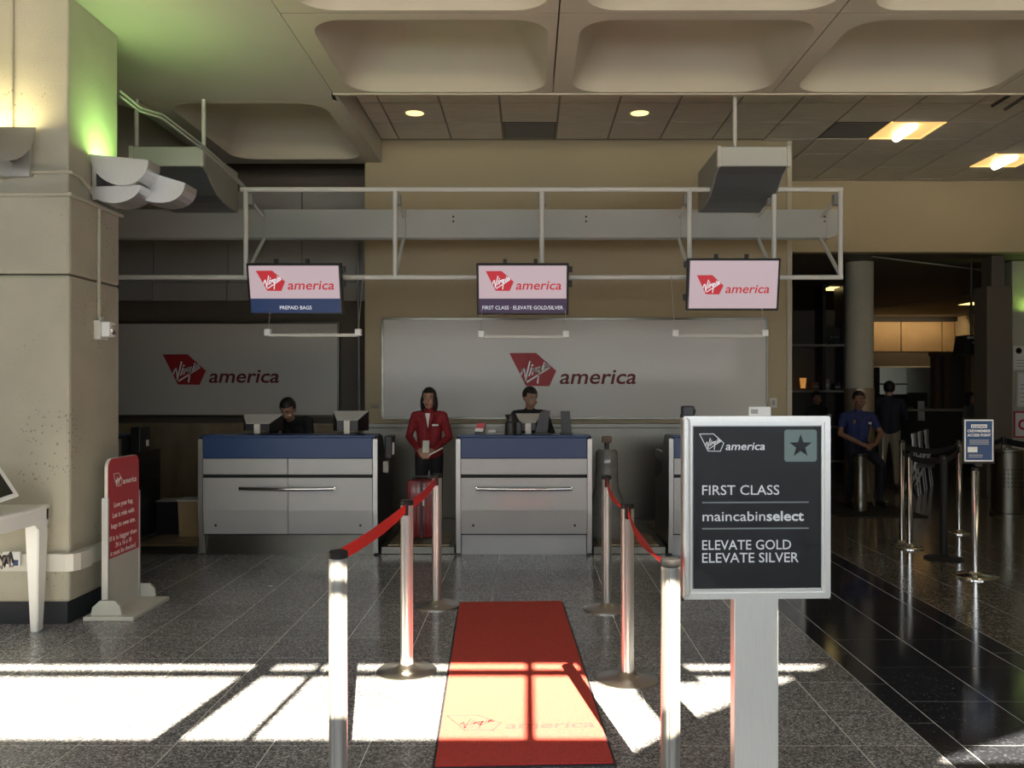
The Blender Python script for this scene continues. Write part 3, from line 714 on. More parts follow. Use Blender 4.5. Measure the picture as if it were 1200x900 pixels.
t = thing('paper_tray', 'low grey tray of slips beside the red-topped card holder', 'tray', P(581, 508, 8.6) * 1); t.location.z = ct
MB().box(-.09, .09, -.05, .05, 0, .02, .003).box(-.09, .09, .03, .05, .02, .075).build('tray', M['wallgrey'], t); MB().box(-.08, .0, -.04, .03, .02, .045).build('slips', M['paper'], t)
t = thing('passport_reader', 'black upright reader leaning left on the centre counter', 'reader', P(635, 508, 8.5) * 1, 0, 'black readers on the centre counter'); t.location.z = ct
MB().prism([(-.07, 0), (.05, 0), (.085, .235), (.035, .245), (-.02, .22)], 1, -.02, .04).build('reader_body', M['black'], t); MB().box(-.08, .07, -.04, .06, 0, .02, .004).build('foot', M['dark'], t)
t = thing('passport_reader', 'black upright reader at the right end of the centre counter', 'reader', P(663.5, 508, 8.5) * 1, 0, 'black readers on the centre counter'); t.location.z = ct
MB().prism([(-.045, 0), (.058, 0), (.035, .235), (-.055, .235)], 1, -.02, .04).build('reader_body', M['black'], t); MB().box(-.06, .06, -.04, .06, 0, .02, .004).build('foot', M['dark'], t)
# plastic wrapped stand
p = P(709, 625, 9.2); t = thing('wrapped_stand', 'grey stand wrapped in plastic between the centre counter and the poster stand', 'stand', (p.x, 9.0, .085))
MB().lathe([(.19, 0), (.21, .05), (.20, .2), (.17, .4), (.125, .52), (.118, .75), (.115, .90), (.09, .925)], seg=28, sc=(1, .7)).build('plastic_cover', M['sleeve'], t, smooth=True)
MB().tube((0, 0, .92), (0, 0, 1.04), .026).build('neck', M['chrome'], t); MB().box(-.05, .05, -.045, .03, .99, 1.06, .01).build('head', M['brownwood'], t)

# ================================================================ STANCHIONS
def post_mb(r, h, seg=32, groove=True):
    mb = MB(); b = mb.b; ring = []
    for k in range(seg):
        a = 2 * PI * k / seg; rr = r * (.86 if groove and k % 8 == 6 else 1); ring.append((rr * math.cos(a), rr * math.sin(a)))
    mb.prism(ring, 2, .03, h - .03); return mb
def stanchion(X, Y, label, grp, h=1.0, r=.037, br=.175, mpost='alu', mbase='basemetal', cap='black'):
    t = thing('belt_stanchion', label, 'stanchion', (X, Y, 0), 0, grp)
    post_mb(r, h, groove=(mpost == 'alu')).build('post', M[mpost], t, smooth=True)
    MB().lathe([(br, 0), (br, .009), (br * .95, .015), (br * .6, .021), (r * 1.6, .032), (r * 1.15, .05), (0.001, .05)], seg=40).build('base', M[mbase], t, smooth=True)
    MB().lathe([(r * .96, h - .03), (r * 1.04, h - .028), (r * 1.04, h - .006), (r * .9, h), (.001, h)], seg=28).build('cap', M[cap], t, smooth=True)
    return t
def clip(t, dx, dy, h=1.0, r=.037, m='black'):
    d = Vector((dx, dy, 0)).normalized(); mm = Matrix.Rotation(math.atan2(d.y, d.x), 4, 'Z')
    MB().box(r * .8, r + .012, -.016, .016, h - .085, h - .006, .003, m=mm).build('belt_clip', M[m], t)
def belt(t, tgt, z0, z1, m, sag=.0, wd=.05, r=.045, twist=0):
    d = Vector(tgt.location) - Vector(t.location); d.z = 0; Ln = d.length; u = d.normalized(); nn = Vector((-u.y, u.x, 0))
    b = bmesh.new(); n = 12; prev = None
    for k in range(n + 1):
        s = k / n; p = u * (r + (Ln - 2 * r) * s); z = z0 + (z1 - z0) * s - sag * 4 * s * (1 - s)
        a = twist * math.sin(PI * s); up = Vector((0, 0, math.cos(a))) + nn * math.sin(a)
        cur = [b.verts.new(p + Vector((0, 0, z)) + up * (wd / 2 * q) + nn * (.0012 * e)) for q, e in ((-1, -1), (1, -1), (1, 1), (-1, 1))]
        if prev:
            for i in range(4): j = (i + 1) % 4; b.faces.new((prev[i], prev[j], cur[j], cur[i]))
        prev = cur
    mb = MB(); mb.b.free(); mb.b = b; mb.build('belt', M[m], t)
    clip(t, u.x, u.y, m='black' if m != 'belt' else 'black'); clip(tgt, -u.x, -u.y)
GL, GR = 'left row of belt posts along the carpet', 'right row of belt posts along the carpet'
L1 = stanchion(-.765, 3.42, 'nearest silver belt post left of the red carpet, its foot out of frame', GL)
L2 = stanchion(-.712, 4.97, 'middle silver belt post left of the red carpet, its round base in the sun', GL)
L3 = stanchion(-.700, 6.48, 'farthest silver belt post left of the red carpet, in front of the suitcase', GL)
R1 = stanchion(.540, 3.26, 'nearest silver belt post right of the red carpet, beside the poster stand', GR)
R2 = stanchion(.556, 4.83, 'middle silver belt post right of the red carpet, its round base in the sun', GR)
R3 = stanchion(.580, 6.38, 'farthest silver belt post right of the red carpet, in the shade', GR)
belt(L1, L2, .975, .955, 'belt', .015, twist=.5); belt(L2, L3, .955, .955, 'belt', .02, twist=.3)
belt(R3, R2, .955, .955, 'belt', .05, wd=.055, twist=-1.2); belt(R2, R1, .955, .96, 'belt', .05, wd=.055, twist=-1.2)

# ================================================================ CARPET
t = thing('carpet_runner', 'red carpet runner with black rubber edge and a pressed airline logo', 'carpet', (-.0185, 3.705, 0), R(2.45))
cw, cl = .805, 2.868
MB().box(-cw / 2, cw / 2, 0, cl, 0, .007, .002).build('rubber_edge', M['rubber'], t)
MB().box(-cw / 2 + .012, cw / 2 - .012, .016, cl - .012, .004, .013, .002).build('pile', M['carpet'], t)
logo(t, Matrix.Translation((-.365, .385, .0131)) @ Matrix.Diagonal((1, 1, 1, 1)), .72, M['carpetdark'], M['carpetdark'], M['carpetdark'], th=.0008, outline=True)

# ================================================================ POSTER STAND
SX, SYp = .904, 3.4
t = thing('poster_stand', 'aluminium floor stand holding a black poster for first class and elite queues', 'sign', (SX, SYp, 0), R(2.0))
def S(px, py): return ((px - 886) * .0034, 1.65 + (455 - py) * .0034)
x0, z1 = S(799, 487.5); x1, z0 = S(973, 701)
def frame_piece(pts, nm='frame_rail'):
    mb = MB()
    # stepped profile: outer lip and inner slope
    mb.prism(pts, 1, -.020, .022); return mb.build(nm, M['alubright'], t)
fw_ = .036
MB().box(x0, x1, 0, .02, z0, z1, .002).build('back_panel', M['aluplate'], t)
for q in ([(x0, z0), (x1, z0), (x1 - fw_, z0 + fw_), (x0 + fw_, z0 + fw_)], [(x0, z1), (x0 + fw_, z1 - fw_), (x1 - fw_, z1 - fw_), (x1, z1)],
          [(x0, z0), (x0 + fw_, z0 + fw_), (x0 + fw_, z1 - fw_), (x0, z1)], [(x1, z0), (x1, z1), (x1 - fw_, z1 - fw_), (x1 - fw_, z0 + fw_)]):
    mb = MB(); mb.prism(q, 1, -.014, .024)
    cxm, czm = (x0 + x1) / 2, (z0 + z1) / 2
    def off(p, d, e): return (p[0] + (d if p[0] < cxm else -d), p[1] + (d if p[1] < czm else -d))
    outer = [p for p in q if abs(p[0] - x0) < 1e-6 or abs(p[0] - x1) < 1e-6 if abs(p[1] - z0) < 1e-6 or abs(p[1] - z1) < 1e-6]
    inner = [p for p in q if p not in outer]
    o1 = [off(p, .009, 0) for p in q if p in outer]; i1 = []
    for p in q:
        i1.append(off(p, .006, 0) if p in outer else (p[0] - (.010 if p[0] < cxm else -.010), p[1] - (.010 if p[1] < czm else -.010)))
    mb.prism(i1, 1, -.022, -.013); mb.build('frame_rail', M['alubright'], t)
for xx in (x0, x1):
    for zz in (z0, z1): MB().box(xx - .004, xx + .004, -.016, .026, zz - .006, zz + .006, .002).build('corner_cap', M['black'], t)
MB().box(x0, x0 + .030, -.026, .04, z0 + .01, z1 - .004, .012).build('side_channel', M['alubright'], t)
a, b = S(812, 689), S(963, 499.5)
MB().box(a[0], b[0], -.006, 0, a[1], b[1]).build('poster', M['glassblack'], t)
def A(px, py, off=.0068): x, z = S(px, py); return FY(x, -off, z)
logo(t, A(819, 528.5), 77 * .0034, M['letters'], M['letters'], M['letters'], th=.0006, outline=True)
sa, sb = S(919, 541), S(957.5, 503.5)
MB().prism(rrect(sa[0], sb[0], sa[1], sb[1], .01, 5), 1, -.0066, -.006).build('star_panel', M['starbg'], t)
c = ((sa[0] + sb[0]) / 2, (sa[1] + sb[1]) / 2 - .002)
mb = MB()
for k in range(5):
    tri = []
    a0 = PI / 2 + 2 * PI * k / 5
    mb.prism([(c[0], c[1]), (c[0] + .019 * math.cos(a0 - PI / 5), c[1] + .019 * math.sin(a0 - PI / 5)), (c[0] + .048 * math.cos(a0), c[1] + .048 * math.sin(a0)), (c[0] + .019 * math.cos(a0 + PI / 5), c[1] + .019 * math.sin(a0 + PI / 5))], 1, -.0074, -.0066)
mb.build('star', M['glassblack'], t)
u = .0034
text('FIRST CLASS', M['letters'], t, A(822, 579.5), .055, width=91 * u, bold=.004, depth=.0003)
text('maincabin', M['letters'], t, A(822.5, 610), .055, width=74 * u, bold=.004, depth=.0003)
text('select', M['letters'], t, A(898, 610), .055, width=44 * u, bold=.022, depth=.0003)
text('ELEVATE GOLD', M['letters'], t, A(822, 643.5), .055, width=105 * u, bold=.006, depth=.0003)
text('ELEVATE SILVER', M['letters'], t, A(822, 658.5), .055, width=114 * u, bold=.006, depth=.0003)
for yy in (588.5, 619):
    a, b = S(822, yy + .8), S(948, yy - .8); MB().box(a[0], b[0], -.0068, -.006, a[1], b[1]).build('rule', M['ruleline'], t)
a, b = S(812, 689), S(963, 499.5)
MB().box(a[0], b[0], -.0105, -.0095, a[1], b[1]).build('clear_cover', M['acrylic'], t)
a, b = S(859, 701), S(911, 0)
post = MB(); post.box(a[0], b[0], -.02, .045, .02, z0 + .01, .004)
post.build('post', M['alubright'], t)
MB().box(a[0] - .12, b[0] + .12, -.20, .24, 0, .02, .004).build('base_plate', M['aluplate'], t)
a, b = S(800, 488), S(814, 476); MB().box(a[0], b[0], .0, .05, a[1], b[1] + .001, .006).box(a[0] + .02, b[0] + .006, .01, .04, a[1] + .01, a[1] + .03, .004).build('top_clamp', M['black'], t)
t = thing('paper_card', 'small white card standing on the poster stand behind its top rail', 'card', (SX + S(893, 0)[0], SYp + .03, z1))
MB().box(-.044, .044, 0, .004, -.0, .036).build('card', M['paper'], t); MB().box(-.036, -.008, -.001, 0, .008, .026).build('printed_mark', M['wallgrey'], t)

# ================================================================ RED BAGGAGE SIGN
t = thing('baggage_sign', 'red and white baggage size sign on a low base beside the pillar', 'sign', (-2.98, 6.35, 0))
MB().box(-.18, .18, -.31, .30, 0, .03, .006).build('base_plate', M['offwhite'], t)
y0, y1 = -.21, .28
poly = [(y0, .03), (y1, .03)] + [(y1 - .07 + .07 * math.cos(R(a)), 1.07 + .07 * math.sin(R(a))) for a in range(0, 91, 15)] + [(y0 + .07 + .07 * math.cos(R(a)), 1.07 + .07 * math.sin(R(a))) for a in range(90, 181, 15)]
MB().prism(poly, 0, -.075, -.052).build('board', M['offwhite'], t)
poly = [(y0 + .004, .416), (y1 - .004, .416)] + [p for p in [(y1 - .07 + .066 * math.cos(R(a)), 1.07 + .066 * math.sin(R(a))) for a in range(0, 91, 15)] + [(y0 + .07 + .066 * math.cos(R(a)), 1.07 + .066 * math.sin(R(a))) for a in range(90, 181, 15)]]
MB().prism(poly, 0, -.052, -.049).build('red_panel', M['redsign'], t)
MB().box(-.09, -.045, y0 - .012, y0 + .008, .03, .86).build('side_rail', M['aluplate'], t); MB().box(-.09, -.045, y1 - .004, y1 + .012, .03, .86).build('side_rail', M['aluplate'], t)
for yy in (y0 - .045, y1 + .015):
    MB().prism([(-.15 + .0, .03), (.07, .03), (.06, .09), (.02, .13), (-.09, .13), (-.14, .085)], 1, yy, yy + .025).build('side_bracket', M['ductface'], t)
FX = lambda y, z: Matrix(((0, 0, 1, -.0485), (1, 0, 0, y), (0, 1, 0, z), (0, 0, 0, 1)))
logo(t, FX(-.13, .93), .36, M['letters'], M['letters'], M['letters'], th=.0006, outline=True)
for s, z in (('Love your bag,', .78), ('Let it ride with', .705), ('bags its own size.', .63), ('If it is bigger than', .54), ('24 x 16 x 10', .485), ('it must be checked.', .432)):
    ww = {13: .30}.get(len(s), .021 * len(s)); text(s, M['letters'], t, FX((y0 + y1) / 2 - .01, z), .052, width=min(.43, ww), align='CENTER', depth=.0004, bold=.004)

# ================================================================ WHITE TABLE AND TABLET
t = thing('side_table', 'white moulded table cut off by the left edge, in front of the pillar', 'table', (-3.29, 5.86, 0))
MB().box(-1.1, 0, -.95, .0, .83, .852, .006).build('tabletop', M['white'], t)
MB().prism([(-.95, .83), (-.95, .70), (-.82, .70), (-.78, .74), (-.17, .735), (-.13, .70), (-.006, .70), (0, .83)], 0, -.03, -.006).build('apron', M['white'], t)
MB().prism([(-1.1, .83), (-1.1, .74), (-.17, .74), (-.13, .70), (-.006, .70), (-.006, .83)], 1, -.03, -.006).build('apron', M['white'], t)
for (lx, ly) in ((0, 0), (0, -.95), (-1.1, 0), (-1.1, -.95)):
    s1x = -1 if lx == 0 else 1; s1y = -1 if ly == 0 else 1
    mb = MB(); b = mb.b
    T = [(lx + .004 * s1x, ly + .004 * s1y), (lx + .10 * s1x, ly + .004 * s1y), (lx + .10 * s1x, ly + .13 * s1y), (lx + .004 * s1x, ly + .13 * s1y)]
    Bm = [(lx + .035 * s1x, ly + .02 * s1y), (lx + .085 * s1x, ly + .02 * s1y), (lx + .085 * s1x, ly + .09 * s1y), (lx + .035 * s1x, ly + .09 * s1y)]
    hi = [b.verts.new((*p, .76)) for p in T]; lo = [b.verts.new((*p, 0)) for p in Bm]
    b.faces.new(hi); b.faces.new(lo[::-1])
    for i in range(4): j = (i + 1) % 4; b.faces.new((lo[i], lo[j], hi[j], hi[i]))
    bmesh.ops.recalc_face_normals(b, faces=b.faces[:]); bmesh.ops.bevel(b, geom=b.edges[:], offset=.006, segments=2, affect='EDGES')
    mb.build('leg', M['white'], t)
t = thing('tablet_kiosk', 'white-framed tablet tilted on the white table at the left edge', 'tablet', (-3.50, 5.55, .852))
Bq = Vector((-3.50, 5.55, .852))
A_, B2, C2 = P(22, 580, 5.5) - Bq, P(-6, 538, 5.62) - Bq, P(-55, 606, 5.15) - Bq
ux, uy = (A_ - C2), (B2 - A_); nz = ux.cross(uy).normalized()
def quadslab(a, b_, c_, d_, th0, th1, nm, m):
    mb = MB(); bb = mb.b; lo = [bb.verts.new(p + nz * th0) for p in (a, b_, c_, d_)]; hi = [bb.verts.new(p + nz * th1) for p in (a, b_, c_, d_)]
    bb.faces.new(hi); bb.faces.new(lo[::-1])
    for i in range(4): j = (i + 1) % 4; bb.faces.new((lo[i], lo[j], hi[j], hi[i]))
    bmesh.ops.recalc_face_normals(bb, faces=bb.faces[:]); mb.build(nm, m, t)
C3 = C2; A3 = A_; D3 = C2 + uy
quadslab(C3, A3, A3 + uy, D3, -.015, 0, 'tablet_frame', M['white'])
i1, i2 = ux.normalized() * .025, uy.normalized() * .025
quadslab(C3 + i1 + i2, A3 - i1 + i2, A3 + uy - i1 - i2, D3 + i1 - i2, 0, .002, 'tablet_screen', M['black'])
cc = (C3 + A3 + uy * .4) / 2
MB().tube((cc.x, cc.y + .0, 0), cc - nz * .015 + uy * .2, .02).build('tablet_arm', M['white'], t)
MB().box(cc.x - .08, cc.x + .08, cc.y - .08, cc.y + .08, 0, .012, .003).build('tablet_foot', M['white'], t)
o = MB().prism([(0, 0), (.03, .004), (.034, .02), (.01, .024)], 2, 0, .002).build('paper_scrap', M['paper']); o.location = P(314, 687, 7.1); o.location.z = .001
tag(o, 'tiny white paper scrap on the dark floor in front of the wide counter', 'litter')

# ================================================================ PEOPLE
def human(name, label, loc, rz, J_, mats, hair, voxel=.012, skin='skin', head_rot=(0, 0, 0), short=False, hands=None, group=None, sc=1.0, female=False):
    """J_: joints in the body's own frame (x to the viewer's right, facing -y)."""
    t = thing(name, label, 'person', loc, rz, group)
    segs = []   # p0, p1, r0, r1, material slot
    def S_(a, b, r0, r1, m): segs.append((Vector(a) * sc, Vector(b) * sc, r0 * sc, r1 * sc, m))
    mi = {k: i for i, k in enumerate(('skin', 'top', 'legs', 'shoes'))}
    g = lambda k: Vector(J_[k])
    pel, wai, che, nec, hed = g('pelvis'), g('waist'), g('chest'), g('neck'), g('head')
    fem = .9 if female else 1
    for s in ('l', 'r'):
        q = -1 if s == 'l' else 1; sh, el, wr, hp, kn, an = (g(k + s) for k in ('sh', 'el', 'wr', 'hip', 'kn', 'an'))
        S_(hp + Vector((-q * .01, 0, .02)), kn, .092, .060, mi['legs']); S_(kn, an, .060, .040, mi['legs'])
        toe = an + Vector(J_.get('toe' + s, (q * .02, -.14, -.045))); S_(an + Vector((0, .02, -.04)), toe, .042, .034, mi['shoes'])
        S_(sh, el, .056 * fem, .042, mi['top'])
        if short: mid = sh.lerp(el, .55); S_(mid, el, .04, .038, mi['skin']); S_(el, wr, .038, .027, mi['skin']); segs[-3] = (segs[-3][0], mid * sc, segs[-3][2], .055 * sc, mi['top'])
        else: S_(el, wr - (wr - el).normalized() * .02, .042, .034, mi['top'])
        S_(che + Vector((q * .07, 0, .02)), sh.lerp(che, .12), .085 * fem, .062 * fem, mi['top'])
        S_(wai + Vector((q * .055, 0, 0)), che + Vector((q * .065, 0, 0)), .095 * fem, .105 * fem, mi['top'])
        S_(pel + Vector((q * .06, 0, 0)), wai + Vector((q * .055, 0, 0)), .105, .095 * fem, mi['top'] if J_.get('tuck') is None else mi['legs'])
        S_(nec + Vector((0, 0, -.03)), sh + Vector((-q * .03, 0, .01)), .045, .05 * fem, mi['top'])
        # hand: palm, four fingers of different lengths, thumb on the side
        d = Vector(J_.get('hd' + s, (wr - el))).normalized(); n = Vector(J_.get('hn' + s, (0, .3, -1))); n = (n - d * n.dot(d)).normalized(); sd_ = d.cross(n) * q
        for a in (-.024, 0, .024): S_(wr - d * .01 + sd_ * a * .5, wr + d * .075 + sd_ * a, .019, .015, mi['skin'])
        for k, (a, ln) in enumerate(((-.033, .060), (-.011, .076), (.011, .072), (.033, .055))):
            b0 = wr + d * .078 + sd_ * a; b1 = b0 + (d + n * .35).normalized() * ln * .5; b2 = b1 + (d * .6 + n).normalized() * ln * .5
            S_(b0, b1, .0095, .0088, mi['skin']); S_(b1, b2, .0088, .0075, mi['skin'])
        t0 = wr + d * .018 - sd_ * .026; t1 = t0 + (d * .8 - sd_ * .8 + n * .2).normalized() * .035; S_(t0, t1, .013, .010, mi['skin']); S_(t1, t1 + (d + n * .3).normalized() * .03, .010, .008, mi['skin'])
    S_(che, nec, .085 * fem, .06, mi['top']); S_(nec, hed + Vector((0, .012, -.07)), .050 * fem, .050 * fem, mi['skin'])
    # mesh of the segments
    mb = MB()
    def cap(p0, p1, r0, r1):
        d = p1 - p0; Ln = d.length
        if Ln < 1e-5: mb.sphere(p0, r0, 12); return
        tmp = bmesh.new(); seg = 14; rings = []
        sl = max(-.95, min(.95, (r0 - r1) / Ln)); prof = []
        for k in range(5): a = -PI / 2 + (PI / 2) * k / 4.0; prof.append((r0 * math.cos(a), r0 * math.sin(a)))
        for k in range(5): a = (PI / 2) * k / 4.0; prof.append((r1 * math.cos(a), Ln + r1 * math.sin(a)))
        for r_, z in prof: rings.append([tmp.verts.new((max(r_, 1e-4) * math.cos(2 * PI * i / seg), max(r_, 1e-4) * math.sin(2 * PI * i / seg), z)) for i in range(seg)])
        for A1, B1 in zip(rings, rings[1:]):
            for i in range(seg): tmp.faces.new((A1[i], A1[(i + 1) % seg], B1[(i + 1) % seg], B1[i]))
        tmp.faces.new(rings[0][::-1]); tmp.faces.new(rings[-1])
        mb._add(tmp, Matrix.Translation(p0) @ d.to_track_quat('Z', 'Y').to_matrix().to_4x4())
    for p0, p1, r0, r1, m_ in segs: cap(p0, p1, r0, r1)
    HM = Matrix.Translation(hed * sc) @ Matrix.Rotation(R(head_rot[2]), 4, 'Z') @ Matrix.Rotation(R(head_rot[0]), 4, 'X') @ Matrix.Rotation(R(head_rot[1]), 4, 'Y') @ Matrix.Scale(sc, 4)
    def hs(c, r, s_): mb.sphere(c, r, 16, s_, m=HM); segs.append(((HM @ Vector(c)), (HM @ Vector(c)) + Vector((0, 0, .001)), r * min(s_) * sc, r * min(s_) * sc, 0))
    hs((0, .012, .03), .1, (.76, .93, .90)); hs((0, -.018, -.045), .1, (.60, .66, .72)); hs((0, -.045, -.098), .03, (1, .8, .6))
    hs((0, -.094, -.018), .016, (.8, 1.1, 1.6)); hs((0, -.103, -.032), .0155, (1.15, 1, .75))
    for q in (-1, 1):
        hs((q * .077, .012, -.012), .03, (.3, .6, 1.0)); hs((q * .034, -.062, -.04), .03, (1, .7, .8)); hs((q * .03, -.076, .022), .016, (1.6, .7, .5))
    hs((0, -.082, -.066), .017, (1.5, .6, .35)); hs((0, -.080, -.076), .016, (1.35, .6, .4))
    me = bpy.data.meshes.new('body'); mb.b.to_mesh(me); mb.b.free()
    tmp = bpy.data.objects.new('tmpbody', me); C.objects.link(tmp)
    md = tmp.modifiers.new('r', 'REMESH'); md.mode = 'VOXEL'; md.voxel_size = voxel; md.use_smooth_shade = True
    ms = tmp.modifiers.new('s', 'SMOOTH'); ms.factor = .5; ms.iterations = 2
    bpy.context.view_layer.update()
    m2 = bpy.data.meshes.new_from_object(tmp.evaluated_get(bpy.context.evaluated_depsgraph_get()))
    bpy.data.objects.remove(tmp); m2.name = 'body'
    n = len(m2.polygons); cs = np.empty(n * 3); m2.polygons.foreach_get('center', cs); cs = cs.reshape(-1, 3)
    best = np.full(n, 1e9); idx = np.zeros(n, int)
    for p0, p1, r0, r1, m_ in segs:
        a = np.array(p0); d = np.array(p1) - a; LL = d @ d + 1e-12; tt = np.clip(((cs - a) @ d) / LL, 0, 1)
        ds = np.linalg.norm(cs - (a + tt[:, None] * d), axis=1) - (r0 + (r1 - r0) * tt)
        ok = ds < best; best[ok] = ds[ok]; idx[ok] = m_
    m2.materials.clear()
    for k in ('skin', 'top', 'legs', 'shoes'): m2.materials.append(M[skin] if k == 'skin' else M[mats[k]])
    m2.polygons.foreach_set('material_index', idx.astype(np.int32)); m2.polygons.foreach_set('use_smooth', [True] * n)
    link('body', m2, t)
    for q in (-1, 1):
        e = MB().sphere((q * .030, -.078, .004), .0105, 12, m=HM).build('eye', M['eye'], t, smooth=True)
        MB().sphere((q * .030, -.0868, .004), .0055, 8, (1, .5, 1), m=HM).build('iris', M['black'], e)
        MB().box(q * .030 - .016, q * .030 + .016, -.094, -.084, .022, .028, .002, m=HM).build('eyebrow', M['hair'], t)
    MB().box(-.022, .022, -.0945, -.088, -.0725, -.0700, .001, m=HM).build('mouth', M['redjacket'], t)
    # hair shell
    hb = bmesh.new(); bmesh.ops.create_uvsphere(hb, u_segments=28, v_segments=20, radius=.1)
    for v in hb.verts: v.co = Vector((v.co.x * .86, v.co.y * 1.02 + .014, v.co.z * 1.0 + .033))
    lim = -.055
    dele = []
    for f in hb.faces:
        c_ = f.calc_center_median()
        if hair == 'long': cut = (c_.y < -.03 and c_.z < .062 and abs(c_.x) < .062)
        else: cut = (c_.y < -.035 and c_.z < .068) or (c_.y < .01 and c_.z < .02) or c_.z < -.045
        if cut: dele.append(f)
    bmesh.ops.delete(hb, geom=dele, context='FACES')
    if hair == 'long':
        r_ = MB(); 
    sh_ = bmesh.ops.solidify(hb, geom=hb.faces[:], thickness=.008)
    bmesh.ops.transform(hb, matrix=HM, verts=hb.verts)
    mh = MB(); mh.b.free(); mh.b = hb
    if hair == 'long':
        mh.sphere((0, .045, -.07), .1, 20, (.82, .5, .95), m=HM)
        for q in (-1, 1): mh.sphere((q * .078, .0, -.06), .05, 14, (.5, .9, 1.9), m=HM)
    mh.build('hair', M['hair'], t, smooth=True)
    return t, HM
def stand(h=1.7, **kw):
    k = h / 1.7
    J_ = dict(pelvis=(0, 0, .94), waist=(0, 0, 1.08), chest=(0, 0, 1.27), neck=(0, .01, 1.43), head=(0, -.01, 1.575),
              shl=(-.175, 0, 1.375), shr=(.175, 0, 1.375), ell=(-.22, .02, 1.10), elr=(.22, .02, 1.10), wrl=(-.23, -.05, .87), wrr=(.23, -.05, .87),
              hipl=(-.085, 0, .90), hipr=(.085, 0, .90), knl=(-.10, -.02, .48), knr=(.10, -.02, .48), anl=(-.11, .02, .09), anr=(.11, .02, .09))
    J_.update(kw); return J_
# agent in the red jacket, hands joined in front holding papers
fl = .085
agent, HM = human('person', 'person in a red jacket standing behind the red suitcase, hands joined holding papers', (P(503, 0, 9.15).x, 9.15, fl), R(-3),
    stand(ell=(-.235, -.01, 1.13), elr=(.235, -.01, 1.13), wrl=(-.085, -.20, .99), wrr=(.085, -.20, .99), hdl=(.5, -.5, -.35), hdr=(-.5, -.5, -.35), hnl=(.3, .6, -.6), hnr=(-.3, .6, -.6),
          shl=(-.165, 0, 1.375), shr=(.165, 0, 1.375)),
    dict(top='redjacket', legs='blackcloth', shoes='black'), 'long', voxel=.008, skin='skinl', sc=.925, female=True)
sc = .925
MB().prism([(-.026, 1.30), (.026, 1.30), (.004, 1.14)], 1, -.108, -.075).build('blouse', M['paper'], agent)
for q in (-1, 1): MB().prism([(q * .028, 1.30), (q * .065, 1.28), (q * .033, 1.17), (q * .004, 1.12)], 1, -.116, -.085).build('lapel', M['redjacket'], agent)
MB().box(.05, .115, -.112, -.09, 1.165, 1.185, .002).build('name_badge', M['paper'], agent)
for z in (1.07, 1.0): MB().sphere((.003, -.108, z), .008, 8).build('button', M['black'], agent)
o = MB().box(-.035, .035, -.004, .004, -.06, .07, .002).box(-.028, .028, -.008, -.003, .0, .05, .001).build('boarding_card', M['ductface']); o.location = agent.location + Vector((0, -.29, .955)); o.rotation_euler = (R(-20), 0, 0)
tag(o, 'pale green printed card held up in the hands of the person in red', 'card')
o = MB().box(-.0, .16, -.004, .004, -.008, .008, .002).build('pen', M['paper']); o.location = agent.location + Vector((.03, -.27, .87)); o.rotation_euler = (0, R(-28), 0)
tag(o, 'white paper slip sticking out of the hands of the person in red', 'paper')
# suitcase
t = thing('suitcase', 'dark red hard suitcase standing upright before the person in red', 'suitcase', (P(496, 0, 8.75).x, 8.72, fl + .0))
MB().box(-.155, .155, -.11, .11, .045, .64, .045).build('shell', M['case'], t, smooth=True)
for x in (-.10, -.055, .045, .09): MB().box(x - .008, x + .008, -.118, -.10, .09, .60, .006).build('rib', M['case'], t, smooth=True)
MB().box(-.012, .012, -.125, -.105, .06, .63, .004).build('strap', M['black'], t)
MB().box(-.11, -.07, -.02, .02, .64, .665, .006).box(.07, .11, -.02, .02, .64, .665, .006).box(-.11, .11, -.015, .015, .655, .675, .005).build('handle', M['black'], t)
MB().box(.01, .03, -.122, -.108, .38, .46, .003).build('luggage_tag', M['paper'], t)
for x in (-.12, .12):
    for y in (-.08, .08): MB().tube((x - .012, y, .024), (x + .012, y, .024), .024, 14).build('wheel', M['black'], t)
# agent behind the centre counter
ag2, HM = human('person', 'person in black behind the centre counter, looking down to the right', (P(621, 0, 9.5).x, 9.5, .05), R(12),
    stand(chest=(0, -.02, 1.25), head=(-.005, -.04, 1.575), ell=(-.24, -.10, 1.12), elr=(.25, -.10, 1.12), wrl=(-.15, -.32, 1.05), wrr=(.17, -.32, 1.05)),
    dict(top='blackcloth', legs='blackcloth', shoes='black'), 'short', voxel=.010, skin='skinl', head_rot=(12, 0, 20), sc=.95)
# agent bending at the wide counter
ag3, HM = human('person', 'person in dark clothes bending over behind the wide left counter', (P(352, 0, 9.55).x, 9.55, 0), R(-15),
    stand(pelvis=(0, .05, .93), waist=(0, -.0, 1.05), chest=(0, -.10, 1.20), neck=(.0, -.20, 1.31), head=(.01, -.28, 1.42), shl=(-.18, -.15, 1.29), shr=(.18, -.15, 1.29),
          ell=(-.26, -.22, 1.05), elr=(.26, -.22, 1.05), wrl=(-.14, -.42, 1.02), wrr=(.14, -.42, 1.02)),
    dict(top='blackcloth', legs='blackcloth', shoes='black'), 'short', voxel=.010, skin='skinl', head_rot=(30, 0, 10))
